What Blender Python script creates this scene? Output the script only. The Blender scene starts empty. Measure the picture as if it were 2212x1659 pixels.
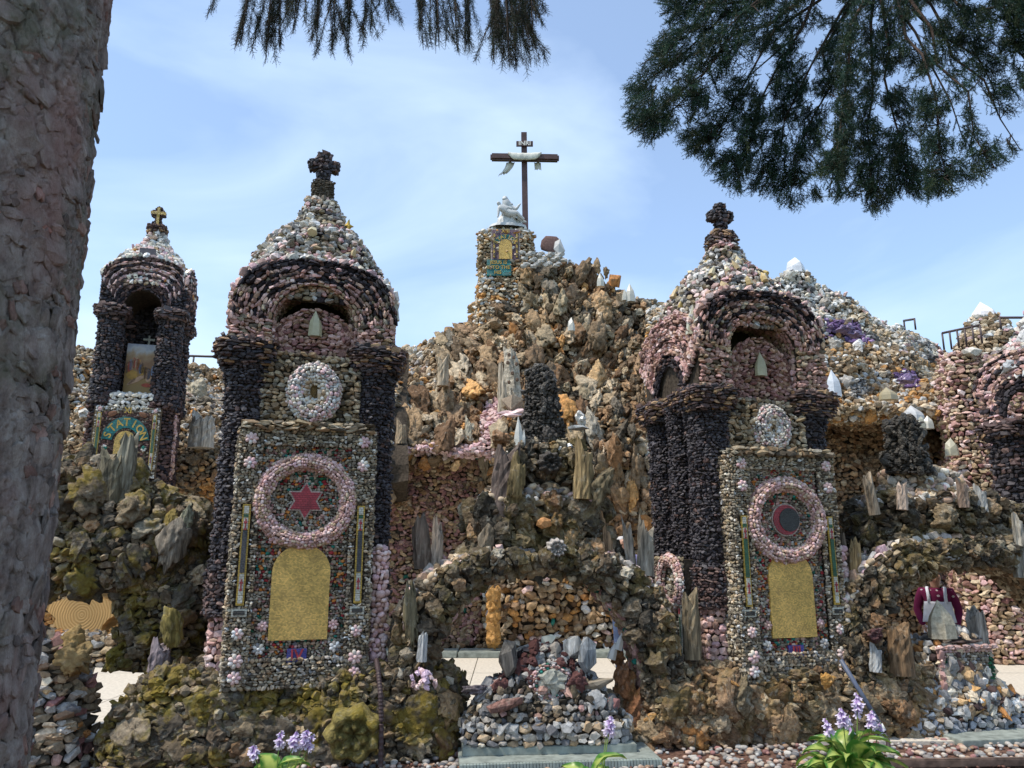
import bpy, bmesh, math, random
import numpy as np
from mathutils import Vector, Matrix, Euler

random.seed(11)
rng = np.random.default_rng(11)
PI = math.pi
SC = bpy.context.scene
COL = SC.collection

# ------------------------------------------------------------------ camera
PITCH = math.radians(12.3)
FPX = 1609.0                      # focal length in units of a 2212 px wide picture
CAMZ = 1.6
cam_d = bpy.data.cameras.new('camera'); cam = bpy.data.objects.new('camera', cam_d); COL.objects.link(cam)
cam.location = (0, 0, CAMZ); cam.rotation_euler = (PI/2 + PITCH, 0, 0)
cam_d.sensor_width = 36; cam_d.lens = 36*FPX/2212; cam_d.clip_end = 4000; cam_d.clip_start = 0.05
SC.camera = cam

# ------------------------------------------------------------------ light
SUN_EL, SUN_AZ = math.radians(60), math.radians(-112)     # azimuth clockwise from +Y
sd = Vector((math.sin(SUN_AZ)*math.cos(SUN_EL), math.cos(SUN_AZ)*math.cos(SUN_EL), math.sin(SUN_EL)))
sun_d = bpy.data.lights.new('sun', 'SUN'); sun = bpy.data.objects.new('sun', sun_d); COL.objects.link(sun)
sun_d.energy = 2.6; sun_d.angle = math.radians(5); sun_d.color = (1, .91, .80)
sun.rotation_euler = sd.to_track_quat('Z', 'Y').to_euler(); sun.location = sd*40
W = bpy.data.worlds.new('World'); SC.world = W; W.use_nodes = True
nt = W.node_tree; nt.nodes.clear()
def wn(t, **k):
    n = nt.nodes.new(t)
    for a, b in k.items(): setattr(n, a, b)
    return n
sky = wn('ShaderNodeTexSky', sky_type='NISHITA', sun_disc=False, sun_elevation=SUN_EL, sun_rotation=SUN_AZ)
sky.air_density = 1.0; sky.dust_density = 0.5; sky.ozone_density = 3.4
bg = wn('ShaderNodeBackground'); bg.inputs[1].default_value = 0.15
tc = wn('ShaderNodeTexCoord')
mp = wn('ShaderNodeMapping'); mp.inputs['Rotation'].default_value = (0.2, 0.7, 0.3); mp.inputs['Scale'].default_value = (0.9, 0.9, 2.2)
nz = wn('ShaderNodeTexNoise'); nz.inputs['Scale'].default_value = 2.0; nz.inputs['Detail'].default_value = 7; nz.inputs['Roughness'].default_value = .5; nz.inputs['Distortion'].default_value = .5
mr = wn('ShaderNodeMapRange'); mr.inputs[1].default_value = .42; mr.inputs[2].default_value = .70
mr.inputs[3].default_value = .2; mr.inputs[4].default_value = .85
mx = wn('ShaderNodeMix', data_type='RGBA'); mx.inputs[7].default_value = (3.7, 4.6, 5.6, 1)
wo = wn('ShaderNodeOutputWorld')
L = nt.links.new
L(tc.outputs['Generated'], mp.inputs[0]); L(mp.outputs[0], nz.inputs[0]); L(nz.outputs[0], mr.inputs[0])
L(mr.outputs[0], mx.inputs[0]); L(sky.outputs[0], mx.inputs[6]); L(mx.outputs[2], bg.inputs[0]); L(bg.outputs[0], wo.inputs[0])
SC.view_settings.view_transform = 'Standard'; SC.view_settings.look = 'None'
SC.view_settings.exposure = 0.72; SC.view_settings.gamma = 1; SC.view_settings.use_curve_mapping = False

def at(u, v, Y):
    """world point at depth Y seen at picture point (u, v), 2212 px wide measure"""
    xc = (u-1106)/FPX; yc = (829.5-v)/FPX
    y = math.cos(PITCH)-yc*math.sin(PITCH); z = math.sin(PITCH)+yc*math.cos(PITCH); t = Y/y
    return np.array((t*xc, Y, CAMZ+t*z))
def proj(p):
    d = p[..., 1]*math.cos(PITCH)+(p[..., 2]-CAMZ)*math.sin(PITCH)
    h = (p[..., 2]-CAMZ)*math.cos(PITCH)-p[..., 1]*math.sin(PITCH)
    return 1106+FPX*p[..., 0]/d, 829.5-FPX*h/d

# ------------------------------------------------------------------ noise
def _hash(i, j, k, s):
    n = (i*374761393+j*668265263+k*1274126177+s*974634777) & 0xffffffff
    n = ((n ^ (n >> 13))*1274126177) & 0xffffffff
    return ((n ^ (n >> 16)) & 0xffff)/65535.0
def vnoise(p, s=0):
    f = np.floor(p); i = f.astype(np.int64); t = p-f; t = t*t*(3-2*t)
    r = 0
    for a in (0, 1):
        for b in (0, 1):
            for c in (0, 1):
                w = (t[..., 0] if a else 1-t[..., 0])*(t[..., 1] if b else 1-t[..., 1])*(t[..., 2] if c else 1-t[..., 2])
                r = r+w*_hash(i[..., 0]+a, i[..., 1]+b, i[..., 2]+c, s)
    return r*2-1
def fbm(p, o=3, s=0):
    r = 0; a = 1; q = np.asarray(p, float)
    for k in range(o):
        r = r+a*vnoise(q*2**k+k*17.3, s+k); a *= .5
    return r
def voro(p, s=0):
    i = np.floor(p).astype(np.int64); best = np.full(p.shape[:-1], 9.); b2 = best.copy(); cid = best*0
    for a in (-1, 0, 1):
        for b in (-1, 0, 1):
            for c in (-1, 0, 1):
                q = i+np.array((a, b, c))
                h = np.stack([_hash(q[..., 0], q[..., 1], q[..., 2], s+m) for m in range(3)], -1)
                d = np.linalg.norm(q+h-p, axis=-1)
                m1 = d < best
                b2 = np.where(m1, best, np.minimum(b2, d)); cid = np.where(m1, h[..., 0], cid); best = np.where(m1, d, best)
    return best, b2, cid

# ------------------------------------------------------------------ materials
def nodemat(name, rough=.8, spec=.35):
    m = bpy.data.materials.new(name); m.use_nodes = True
    b = m.node_tree.nodes['Principled BSDF']; b.inputs['Roughness'].default_value = rough
    b.inputs['Specular IOR Level'].default_value = spec
    return m, m.node_tree, b
def flat(name, col, rough=.7, spec=.3, var=.15, scale=20, bump=.2, metal=0):
    m, t, b = nodemat(name, rough, spec); N = t.nodes; K = t.links.new
    g = N.new('ShaderNodeNewGeometry'); n = N.new('ShaderNodeTexNoise'); n.inputs['Scale'].default_value = scale; n.inputs['Detail'].default_value = 5
    K(g.outputs['Position'], n.inputs[0])
    r = N.new('ShaderNodeMapRange'); r.inputs[3].default_value = 1-var*2; r.inputs[4].default_value = 1+var*2; r.inputs[1].default_value = .25; r.inputs[2].default_value = .75
    K(n.outputs[0], r.inputs[0])
    x = N.new('ShaderNodeVectorMath'); x.operation = 'SCALE'; x.inputs[0].default_value = col[:3]
    K(r.outputs[0], x.inputs['Scale']); K(x.outputs[0], b.inputs['Base Color'])
    bp = N.new('ShaderNodeBump'); bp.inputs['Strength'].default_value = bump; bp.inputs['Distance'].default_value = .01
    K(n.outputs[0], bp.inputs['Height']); K(bp.outputs[0], b.inputs['Normal'])
    b.inputs['Metallic'].default_value = metal
    return m
def stone(name, rough=.75, spec=.4, bs=60, bstr=.6, bdist=.01, var=.5, vs=25, moss=0, lich=0, stretch=None, vor=0):
    """own colour per stone (object colour x colour attribute) with mottling, relief and wear"""
    m, t, b = nodemat(name, rough, spec); N = t.nodes; K = t.links.new
    at_ = N.new('ShaderNodeAttribute'); at_.attribute_name = 'col'
    oi = N.new('ShaderNodeObjectInfo')
    mul = N.new('ShaderNodeVectorMath'); mul.operation = 'MULTIPLY'
    K(at_.outputs['Color'], mul.inputs[0]); K(oi.outputs['Color'], mul.inputs[1])
    g = N.new('ShaderNodeNewGeometry'); src = g.outputs['Position']
    if stretch:
        mpn = N.new('ShaderNodeMapping'); mpn.inputs['Scale'].default_value = stretch; K(src, mpn.inputs[0]); src = mpn.outputs[0]
    n1 = N.new('ShaderNodeTexNoise'); n1.inputs['Scale'].default_value = vs; n1.inputs['Detail'].default_value = 6; n1.inputs['Roughness'].default_value = .65
    K(src, n1.inputs[0])
    r = N.new('ShaderNodeMapRange'); r.inputs[1].default_value = .3; r.inputs[2].default_value = .7; r.inputs[3].default_value = 1-var; r.inputs[4].default_value = 1+var
    K(n1.outputs[0], r.inputs[0])
    sc = N.new('ShaderNodeVectorMath'); sc.operation = 'SCALE'; K(mul.outputs[0], sc.inputs[0]); K(r.outputs[0], sc.inputs['Scale'])
    out = sc.outputs[0]
    def over(prev, col, scale, lo, hi, amt, det=4):
        q = N.new('ShaderNodeTexNoise'); q.inputs['Scale'].default_value = scale; q.inputs['Detail'].default_value = det; q.inputs['Roughness'].default_value = .7
        K(g.outputs['Position'], q.inputs[0])
        a = N.new('ShaderNodeMapRange'); a.inputs[1].default_value = lo; a.inputs[2].default_value = hi; a.inputs[4].default_value = amt
        K(q.outputs[0], a.inputs[0])
        x = N.new('ShaderNodeMix'); x.data_type = 'RGBA'; x.inputs[7].default_value = (*col, 1)
        K(a.outputs[0], x.inputs[0]); K(prev, x.inputs[6]); return x.outputs[2]
    if moss: out = over(out, (.23, .17, .02), 3.0, .49, .60, moss); out = over(out, (.07, .085, .03), 6.3, .56, .66, moss*.6)
    if lich: out = over(out, (.42, .40, .33), 14, .56, .66, lich)
    K(out, b.inputs['Base Color'])
    n2 = N.new('ShaderNodeTexNoise'); n2.inputs['Scale'].default_value = bs; n2.inputs['Detail'].default_value = 8; n2.inputs['Roughness'].default_value = .7
    K(src, n2.inputs[0]); h = n2.outputs[0]
    if vor:
        v = N.new('ShaderNodeTexVoronoi'); v.inputs['Scale'].default_value = vor; K(src, v.inputs[0])
        s2 = N.new('ShaderNodeMath'); s2.operation = 'MULTIPLY_ADD'; K(v.outputs['Distance'], s2.inputs[0]); s2.inputs[1].default_value = .8; K(h, s2.inputs[2]); h = s2.outputs[0]
    bp = N.new('ShaderNodeBump'); bp.inputs['Strength'].default_value = bstr; bp.inputs['Distance'].default_value = bdist
    K(h, bp.inputs['Height']); K(bp.outputs[0], b.inputs['Normal'])
    return m
M = {}
M['stone'] = stone('cut_stone', .88, .22, 90, .8, .006, .4, 34)
M['pebble'] = stone('pebble_stone', .7, .3, 60, .2, .004, .25, 40)
M['black'] = stone('black_stone', .62, .4, 70, .5, .008, .4, 30)
M['tufa'] = stone('weathered_limestone', .9, .2, 45, 1.0, .02, .6, 22, moss=.25, lich=.45, vor=30)
M['mossy'] = stone('mossy_limestone', .9, .2, 40, 1.0, .02, .55, 18, moss=.7, lich=.3, vor=24)
M['far'] = stone('warm_limestone', .9, .2, 26, 1.0, .03, .55, 12, lich=.25, vor=14)
M['wood'] = stone('petrified_wood', .85, .25, 36, 1.0, .02, .85, 30, stretch=(1, 1, .09), lich=.25)
M['woodx'] = stone('petrified_wood_lying', .75, .35, 30, .9, .02, .5, 14, stretch=(.12, 1, 1), lich=.2)
M['crystal'] = stone('milky_quartz', .3, .6, 20, .3, .01, .15, 10)
M['slag'] = stone('dark_coral_stone', .6, .4, 60, 1.0, .02, .5, 40, vor=50)
M['mortar'] = flat('dark_mortar', (.06, .048, .036), .95, .1, .3, 30, .8)
M['mortar_lt'] = flat('brown_mortar', (.12, .085, .055), .95, .1, .3, 30, .8)
M['concrete'] = flat('pale_concrete', (.58, .53, .44), .9, .2, .09, 26, .25)
M['slab'] = flat('green_grey_slab', (.24, .27, .24), .8, .3, .2, 14, .3)
M['metal'] = flat('brown_painted_steel', (.07, .05, .05), .5, .4, .1, 30, .05)
M['crosswood'] = flat('brown_painted_timber', (.085, .048, .045), .55, .35, .15, 8, .1)
M['white'] = flat('white_letters', (.72, .7, .64), .6, .3, .05, 20, .05)
M['cloth'] = flat('white_cloth', (.62, .62, .55), .85, .2, .12, 7, .3)
M['statue'] = flat('white_marble', (.50, .51, .50), .55, .4, .08, 12, .15)
M['bluehose'] = flat('grey_blue_pipe', (.09, .11, .16), .5, .4, .1, 20, .05)
M['cable'] = flat('brown_corrugated_hose', (.055, .035, .035), .6, .4, .1, 20, .05)
M['bark'] = None
M['soil'] = flat('red_brown_mulch', (.13, .075, .055), .95, .1, .35, 40, 1.0)

# ------------------------------------------------------------------ colours (real surface colours)
def C(*a): return np.array(a, float)
BLACK = C((.022, .02, .026), (.035, .03, .036), (.05, .044, .05), (.028, .022, .024), (.075, .068, .074))
MAROON = C((.085, .052, .048), (.12, .075, .066), (.06, .04, .038), (.15, .095, .08))
PINK = C((.50, .31, .28), (.43, .26, .23), (.56, .38, .33), (.38, .24, .19), (.52, .36, .27))
PALEPINK = C((.66, .48, .46), (.60, .40, .41), (.7, .56, .52), (.62, .44, .40))
WHITE = C((.62, .60, .54), (.70, .69, .66), (.52, .49, .43), (.58, .6, .6), (.66, .61, .5))
TAN = C((.45, .34, .22), (.36, .26, .16), (.54, .43, .30), (.30, .22, .14), (.6, .5, .36))
GRIT = C((.26, .225, .17), (.34, .30, .22), (.17, .145, .11), (.42, .38, .30), (.11, .09, .065), (.30, .24, .15))
BROWN = C((.25, .15, .08), (.33, .205, .11), (.15, .09, .05), (.40, .27, .15), (.28, .185, .11))
ORANGE = C((.50, .26, .09), (.58, .33, .13), (.42, .2, .07), (.62, .42, .22))
TUFA = C((.155, .12, .078), (.21, .165, .105), (.095, .08, .06), (.24, .195, .135), (.16, .12, .08), (.075, .065, .05))
TUFAL = C((.33, .245, .15), (.39, .30, .185), (.25, .18, .11), (.46, .37, .25), (.20, .14, .085))
PEB = C((.55, .5, .43), (.5, .4, .3), (.62, .58, .52), (.35, .32, .3), (.5, .34, .24), (.42, .38, .33), (.25, .23, .22), (.58, .42, .33))
GREYS = C((.3, .3, .29), (.42, .42, .4), (.2, .2, .2), (.52, .5, .46), (.36, .33, .29), (.14, .14, .145), (.46, .42, .36))
TEAL = C((.02, .16, .13), (.03, .22, .17), (.02, .10, .07)); GREEN = C((.02, .11, .05), (.03, .07, .04))
RED = C((.30, .03, .035), (.22, .03, .03)); AMBER = C((.42, .15, .03), (.5, .2, .05)); PURPLE = C((.20, .12, .27), (.28, .2, .34), (.12, .08, .18))
ROSE = C((.26, .13, .12), (.33, .18, .16), (.4, .25, .2), (.2, .11, .09), (.3, .2, .13))
def mixp(*a):
    ps, ws = a[0::2], np.array(a[1::2], float)
    def f(u, v, p):
        n = len(p); k = rng.choice(len(ps), n, p=ws/ws.sum()); out = np.zeros((n, 3))
        for i, q in enumerate(ps):
            m = k == i; out[m] = q[rng.integers(0, len(q), m.sum())]
        return out
    return f
def clump(fa, fb, scale, thr=0., soft=.12, seed=5):
    def f(u, v, p):
        n = fbm(p*scale, 2, seed)+rng.normal(0, soft, len(p)); m = n > thr
        out = fa(u, v, p); out[m] = fb(u[m], v[m], p[m]); return out
    return f
def P1(q): return mixp(q, 1)

# ------------------------------------------------------------------ stone shapes
def ico(l):
    bm = bmesh.new(); bmesh.ops.create_icosphere(bm, subdivisions=l, radius=1)
    v = np.array([x.co[:] for x in bm.verts]); f = np.array([[x.index for x in q.verts] for q in bm.faces]); bm.free(); return v, f
ICO = {l: ico(l) for l in (1, 2, 3, 4)}
def unit(v):
    lo, hi = v.min(0), v.max(0); return (v-(lo+hi)/2)/(hi-lo)
def t_chunk(l, cuts, pw=5, nz=.0, seed=0):
    r = np.random.default_rng(seed); d, f = ICO[l]
    p = d/((np.abs(d)**pw).sum(1)**(1/pw))[:, None]*.5
    for _ in range(cuts):
        n = r.normal(size=3); n /= np.linalg.norm(n); o = r.uniform(.3, .46)
        p = p-n*np.maximum(0, p@n-o)[:, None]
    if nz: p = p*(1+nz*fbm(d*2.2+seed*3.1, 2, seed))[:, None]
    return unit(p), f
def t_hull(npt, pw, seed):
    r = np.random.default_rng(seed+900); d = r.normal(size=(npt*6, 3)); d /= np.linalg.norm(d, axis=1)[:, None]; pick = [0]
    for _ in range(npt-1):
        m = np.min(np.linalg.norm(d[:, None]-d[pick][None], axis=2), 1); pick.append(int(np.argmax(m*r.uniform(.7, 1, len(m)))))
    d = d[pick]; p = d/((np.abs(d)**pw).sum(1)**(1/pw))[:, None]*r.uniform(.88, 1, (npt, 1))
    bm = bmesh.new(); vs = [bm.verts.new(q) for q in p]; bmesh.ops.convex_hull(bm, input=vs)
    for v in [v for v in bm.verts if not v.link_faces]: bm.verts.remove(v)
    bmesh.ops.triangulate(bm, faces=bm.faces[:]); bm.verts.index_update()
    v = np.array([x.co[:] for x in bm.verts]); f = np.array([[x.index for x in q.verts] for q in bm.faces]); bm.free(); return unit(v), f
def t_flake(seed):
    r = np.random.default_rng(seed+300); n = 11; a = np.linspace(0, 2*PI, n, endpoint=False)+r.uniform(-.2, .2, n); q = r.uniform(.34, .56, n)
    o = np.stack([np.cos(a)*q, np.zeros(n), np.sin(a)*q], 1); top = o*(.8, 1, .8); top[:, 1] = .45+.5*(top[:, 2]*-.9)+r.normal(0, .12, n)
    v = np.concatenate([o+(0, -.5, 0), o*(1.0, 1, 1.0)+np.stack([np.zeros(n), top[:, 1]*.5, np.zeros(n)], 1), top, [[0, .55, 0]]]); f = []
    for k in range(2):
        for j in range(n):
            a_, b_ = k*n+j, k*n+(j+1) % n; f += [(a_, b_+n, b_), (a_, a_+n, b_+n)]
    for j in range(n): f.append((2*n+j, 3*n, 2*n+(j+1) % n))
    return unit(v), np.array(f)
def t_gnarl(l, seed):
    d, f = ICO[l]; s = seed*7.7
    w = d+.6*np.stack([vnoise(d*1.6+s+k*9, k) for k in range(3)], -1)
    r = .62+.30*fbm(w*1.5+s, 2, seed)
    r = r+.24*(1-np.abs(vnoise(w*2.7+s, seed+3))*2)*.6; r = r+.10*vnoise(w*5+s, seed+9)
    if l > 2:
        f1, f2, _ = voro(w*2.6+s, seed); r = r-.26*np.maximum(0, .42-f1)
        r = r+.05*vnoise(w*8+s, 3)
        if l > 3: r = r+.035*vnoise(w*17+s, 4)
    p = d*r[:, None]
    g_ = np.random.default_rng(seed)
    for _ in range(2 if l > 3 else 4):
        n = g_.normal(size=3); n /= np.linalg.norm(n); o = np.quantile(p@n, g_.uniform(.72, .9)); p = p-n*(np.maximum(0, p@n-o)*.85)[:, None]
    return unit(p), f
def t_log(seed, slant=.25):
    r = np.random.default_rng(seed); ns, nr = 20, 8
    ang = np.linspace(0, 2*PI, ns, endpoint=False); g = 1+.08*r.normal(size=ns)-.05*(np.arange(ns) % 3 == 0); vs = []; tilt = r.uniform(-1, 1)
    for i in range(nr):
        t = i/(nr-1); k = 1+.06*r.normal(size=ns)-.12*t
        z = -.5+t*(1.+slant*(tilt*np.cos(ang)+.5*np.sin(ang*2+seed)+.9*r.uniform(-.5, .5, ns))*t**2)
        vs.append(np.stack([np.cos(ang)*.5*g*k, np.sin(ang)*.5*g*k, z*np.ones(ns)], 1))
    v = np.concatenate(vs+[np.array([[0, 0, -.5]]), np.array([[0, 0, .42]])]); f = []
    for i in range(nr-1):
        for j in range(ns):
            a, b = i*ns+j, i*ns+(j+1) % ns; f += [(a, b, b+ns), (a, b+ns, a+ns)]
    for j in range(ns):
        f.append((nr*ns, (j+1) % ns, j)); f.append((nr*ns+1, (nr-1)*ns+j, (nr-1)*ns+(j+1) % ns))
    return unit(v), np.array(f)
def t_crystal(seed):
    r = np.random.default_rng(seed); ns = 6; ang = np.linspace(0, 2*PI, ns, endpoint=False)+r.uniform(0, 1); vs = []
    for z, k in ((-.5, 1), (-.1, .95), (.12, .8)): vs.append(np.stack([np.cos(ang)*k, np.sin(ang)*k, z+.06*r.normal(size=ns)*(z > 0)], 1))
    v = np.concatenate(vs+[np.array([[r.uniform(-.2, .2), r.uniform(-.1, .1), .6], [0, 0, -.5]])]); f = []
    for i in range(2):
        for j in range(ns):
            a, b = i*ns+j, i*ns+(j+1) % ns; f += [(a, b, b+ns), (a, b+ns, a+ns)]
    for j in range(ns): f += [(2*ns+j, 2*ns+(j+1) % ns, 3*ns), ((j+1) % ns, j, 3*ns+1)]
    return unit(v), np.array(f)
def t_rosette(seed, petals=10):
    na, nr = petals*4, 7; vs = []
    for i in range(nr):
        t = i/(nr-1); a = np.linspace(0, 2*PI, na, endpoint=False); r0 = .5*(1-t)+.02
        lob = 1+.10*np.cos(a*petals)*(1-t); dep = (.5*math.sin(PI*min(1, t*1.6)) if t < .62 else .5*(1-(t-.62)*1.7))*(1+.25*np.cos(a*petals+.5))
        vs.append(np.stack([np.cos(a)*r0*lob, dep, np.sin(a)*r0*lob], 1))
    v = np.concatenate(vs+[np.array([[0, .15, 0]])]); f = []
    for i in range(nr-1):
        for j in range(na):
            a, b = i*na+j, i*na+(j+1) % na; f += [(a, b+na, b), (a, a+na, b+na)]
    for j in range(na): f.append(((nr-1)*na+j, nr*na, (nr-1)*na+(j+1) % na))
    return unit(v), np.array(f)
TPL = {
    'chip': [t_hull(9, 3.5, s) for s in range(10)],
    'chunk': [t_hull(9+s % 5, 2.8+.3*(s % 4), s+30) for s in range(24)],
    'pebble': [t_chunk(2, 1, 2.6, .07, s+40) for s in range(8)],
    'rub': [t_gnarl(2, s) for s in range(8)]+[t_hull(11, 2.2, s+70) for s in range(8)],
    'gnarl': [t_gnarl(3, s+20) for s in range(12)],
    'boulder': [t_gnarl(4, s+50) for s in range(12)],
    'log': [t_log(s) for s in range(8)],
    'crystal': [t_crystal(s) for s in range(6)],
    'flake': [t_flake(s) for s in range(12)],
    'rosette': [t_rosette(s, 7+s*2) for s in range(4)],
}
SMOOTH = {'pebble', 'boulder', 'rosette'}
_tm = {}
def mesh_np(name, V, F, mats, midx=None, col=None, smooth=None):
    m = bpy.data.meshes.new(name); nf = len(F); k = F.shape[1]
    m.vertices.add(len(V)); m.vertices.foreach_set('co', np.ascontiguousarray(V, np.float32).ravel())
    m.loops.add(nf*k); m.loops.foreach_set('vertex_index', np.ascontiguousarray(F, np.int32).ravel())
    m.polygons.add(nf); m.polygons.foreach_set('loop_start', np.arange(0, nf*k, k, dtype=np.int32))
    for q in mats: m.materials.append(q)
    if midx is not None: m.polygons.foreach_set('material_index', midx.astype(np.int32))
    sm = np.zeros(nf, bool) if smooth is None else (np.full(nf, smooth) if np.isscalar(smooth) else smooth)
    m.update(calc_edges=True)
    m.polygons.foreach_set('use_smooth', sm)
    a = m.color_attributes.new('col', 'FLOAT_COLOR', 'POINT')
    cc = np.ones((len(V), 4), np.float32)
    if col is not None: cc[:, :3] = col
    a.data.foreach_set('color', cc.ravel()); return m
def tmesh(kind, i, mat):
    k = (kind, i, mat)
    if k not in _tm:
        V, F = TPL[kind][i]; _tm[k] = mesh_np('stone_shape', V, F, [M[mat]], smooth=kind in SMOOTH)
    return _tm[k]

class Thing:
    def __init__(s, name, label=None, cat=None, loc=(0, 0, 0), rz=0., group=None, kind=None):
        o = bpy.data.objects.new(name, None); COL.objects.link(o); o.location = loc; o.rotation_euler = (0, 0, rz); o.empty_display_size = .2
        if label: o['label'] = label
        if cat: o['category'] = cat
        if group: o['group'] = group
        if kind: o['kind'] = kind
        s.o = o; s.loc = np.array(loc, float); c, n = math.cos(rz), math.sin(rz); s.R = np.array(((c, -n, 0), (n, c, 0), (0, 0, 1)))
        s.batch = []
    def w(s, p): return np.asarray(p) @ s.R.T+s.loc
    def l(s, p): return (np.asarray(p)-s.loc) @ s.R
    def at(s, u, v, Y): return s.l(at(u, v, Y))
    def add(s, pos, R, sc, col, kind, mat, name='stone', cull=.35, must=False):
        pos = np.atleast_2d(np.asarray(pos, float))
        if len(pos) == 0: return
        wp = s.w(pos); n = R[:, :, 1] @ s.R.T; d = np.array((0, 0, CAMZ))-wp; dist = np.linalg.norm(d, axis=1)
        face = np.abs((n*d).sum(1)/dist) if must else (n*d).sum(1)/dist
        keep = face > -cull
        tm = rng.integers(0, len(TPL[kind]), len(pos))
        px = np.sort(sc, 1)[:, 1]*np.sort(sc, 1)[:, 2]; px = np.sqrt(px)*745/dist*np.clip(.4+face, .05, 1.2)
        u, v = proj(wp); px = np.where((u < -60) | (u > 2270) | (v < -60) | (v > 1720), px*.02, px)
        if must: px = px+1e4
        s.batch.append([pos[keep], R[keep], sc[keep], col[keep], tm[keep], px[keep], kind, mat, name])
    def finish(s, n=290):
        if not s.batch: return
        allpx = np.concatenate([b[5] for b in s.batch]); thr = np.sort(allpx)[-n] if len(allpx) > n else -1
        thr = max(thr, 2.2)
        Vs, Fs, Cs, Ms, Ss = [], [], [], [], []; off = 0; mats = []
        for pos, R, sc, col, tm, px, kind, mat, name in s.batch:
            if mat not in mats: mats.append(mat)
            big = px >= thr
            for i in np.nonzero(big)[0]:
                o = bpy.data.objects.new(name, tmesh(kind, int(tm[i]), mat)); COL.objects.link(o); o.parent = s.o
                m = np.eye(4); m[:3, :3] = R[i]*sc[i][None, :]; m[:3, 3] = pos[i]
                o.matrix_local = Matrix(m.tolist()); o.color = (*col[i], 1)
            for k in range(len(TPL[kind])):
                q = np.nonzero(~big & (tm == k))[0]
                if not len(q): continue
                V, F = TPL[kind][k]
                X = np.einsum('nij,vj->nvi', R[q]*sc[q][:, None, :], V)+pos[q][:, None, :]
                Vs.append(X.reshape(-1, 3)); Fs.append((F[None]+(np.arange(len(q))*len(V))[:, None, None]+off).reshape(-1, 3))
                off += len(q)*len(V); Cs.append(np.repeat(col[q], len(V), 0)); nf = len(q)*len(F)
                Ms.append(np.full(nf, mats.index(mat))); Ss.append(np.full(nf, kind in SMOOTH))
        if Vs:
            m = mesh_np('small_stones', np.concatenate(Vs), np.concatenate(Fs), [M[q] for q in mats], np.concatenate(Ms), np.concatenate(Cs), np.concatenate(Ss))
            o = bpy.data.objects.new('small_stones', m); COL.objects.link(o); o.parent = s.o; o['kind'] = 'stuff'
        s.batch = []
    def part(s, name, V, F, mat, smooth=False, col=None, label=None, parent=None):
        """mesh part from lists; faces of any length"""
        m = bpy.data.meshes.new(name); m.from_pydata([tuple(map(float, v)) for v in V], [], [tuple(int(i) for i in f) for f in F]); m.materials.append(M[mat] if isinstance(mat, str) else mat)
        m.update()
        if smooth: m.polygons.foreach_set('use_smooth', [True]*len(m.polygons))
        o = bpy.data.objects.new(name, m); COL.objects.link(o); o.parent = parent or s.o
        a = m.color_attributes.new('col', 'FLOAT_COLOR', 'POINT'); a.data.foreach_set('color', [1.]*4*len(m.vertices))
        if col is not None: o.color = (*col, 1)
        if label: o['label'] = label
        return o

# ------------------------------------------------------------------ surfaces
def frame(S, u, v, e=1e-3):
    p = S(u, v); du = S(np.clip(u+e, 0, 1), v)-S(np.clip(u-e, 0, 1), v); dv = S(u, np.clip(v+e, 0, 1))-S(u, np.clip(v-e, 0, 1))
    tu = du/np.maximum(np.linalg.norm(du, axis=1), 1e-9)[:, None]
    n = np.cross(tu, dv); n = n/np.maximum(np.linalg.norm(n, axis=1), 1e-9)[:, None]; tv = np.cross(n, tu)
    return p, tu, n, tv
def jitR(R, a):
    n = len(R); ax = rng.normal(0, a, (n, 3)); K = np.zeros((n, 3, 3))
    K[:, 0, 1] = -ax[:, 2]; K[:, 0, 2] = ax[:, 1]; K[:, 1, 0] = ax[:, 2]; K[:, 1, 2] = -ax[:, 0]; K[:, 2, 0] = -ax[:, 1]; K[:, 2, 1] = ax[:, 0]
    A = R+R@K
    x = A[:, :, 0]; x = x/np.linalg.norm(x, axis=1)[:, None]; y = A[:, :, 1]-x*(A[:, :, 1]*x).sum(1)[:, None]; y = y/np.linalg.norm(y, axis=1)[:, None]
    return np.stack([x, y, np.cross(x, y)], -1)
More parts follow.
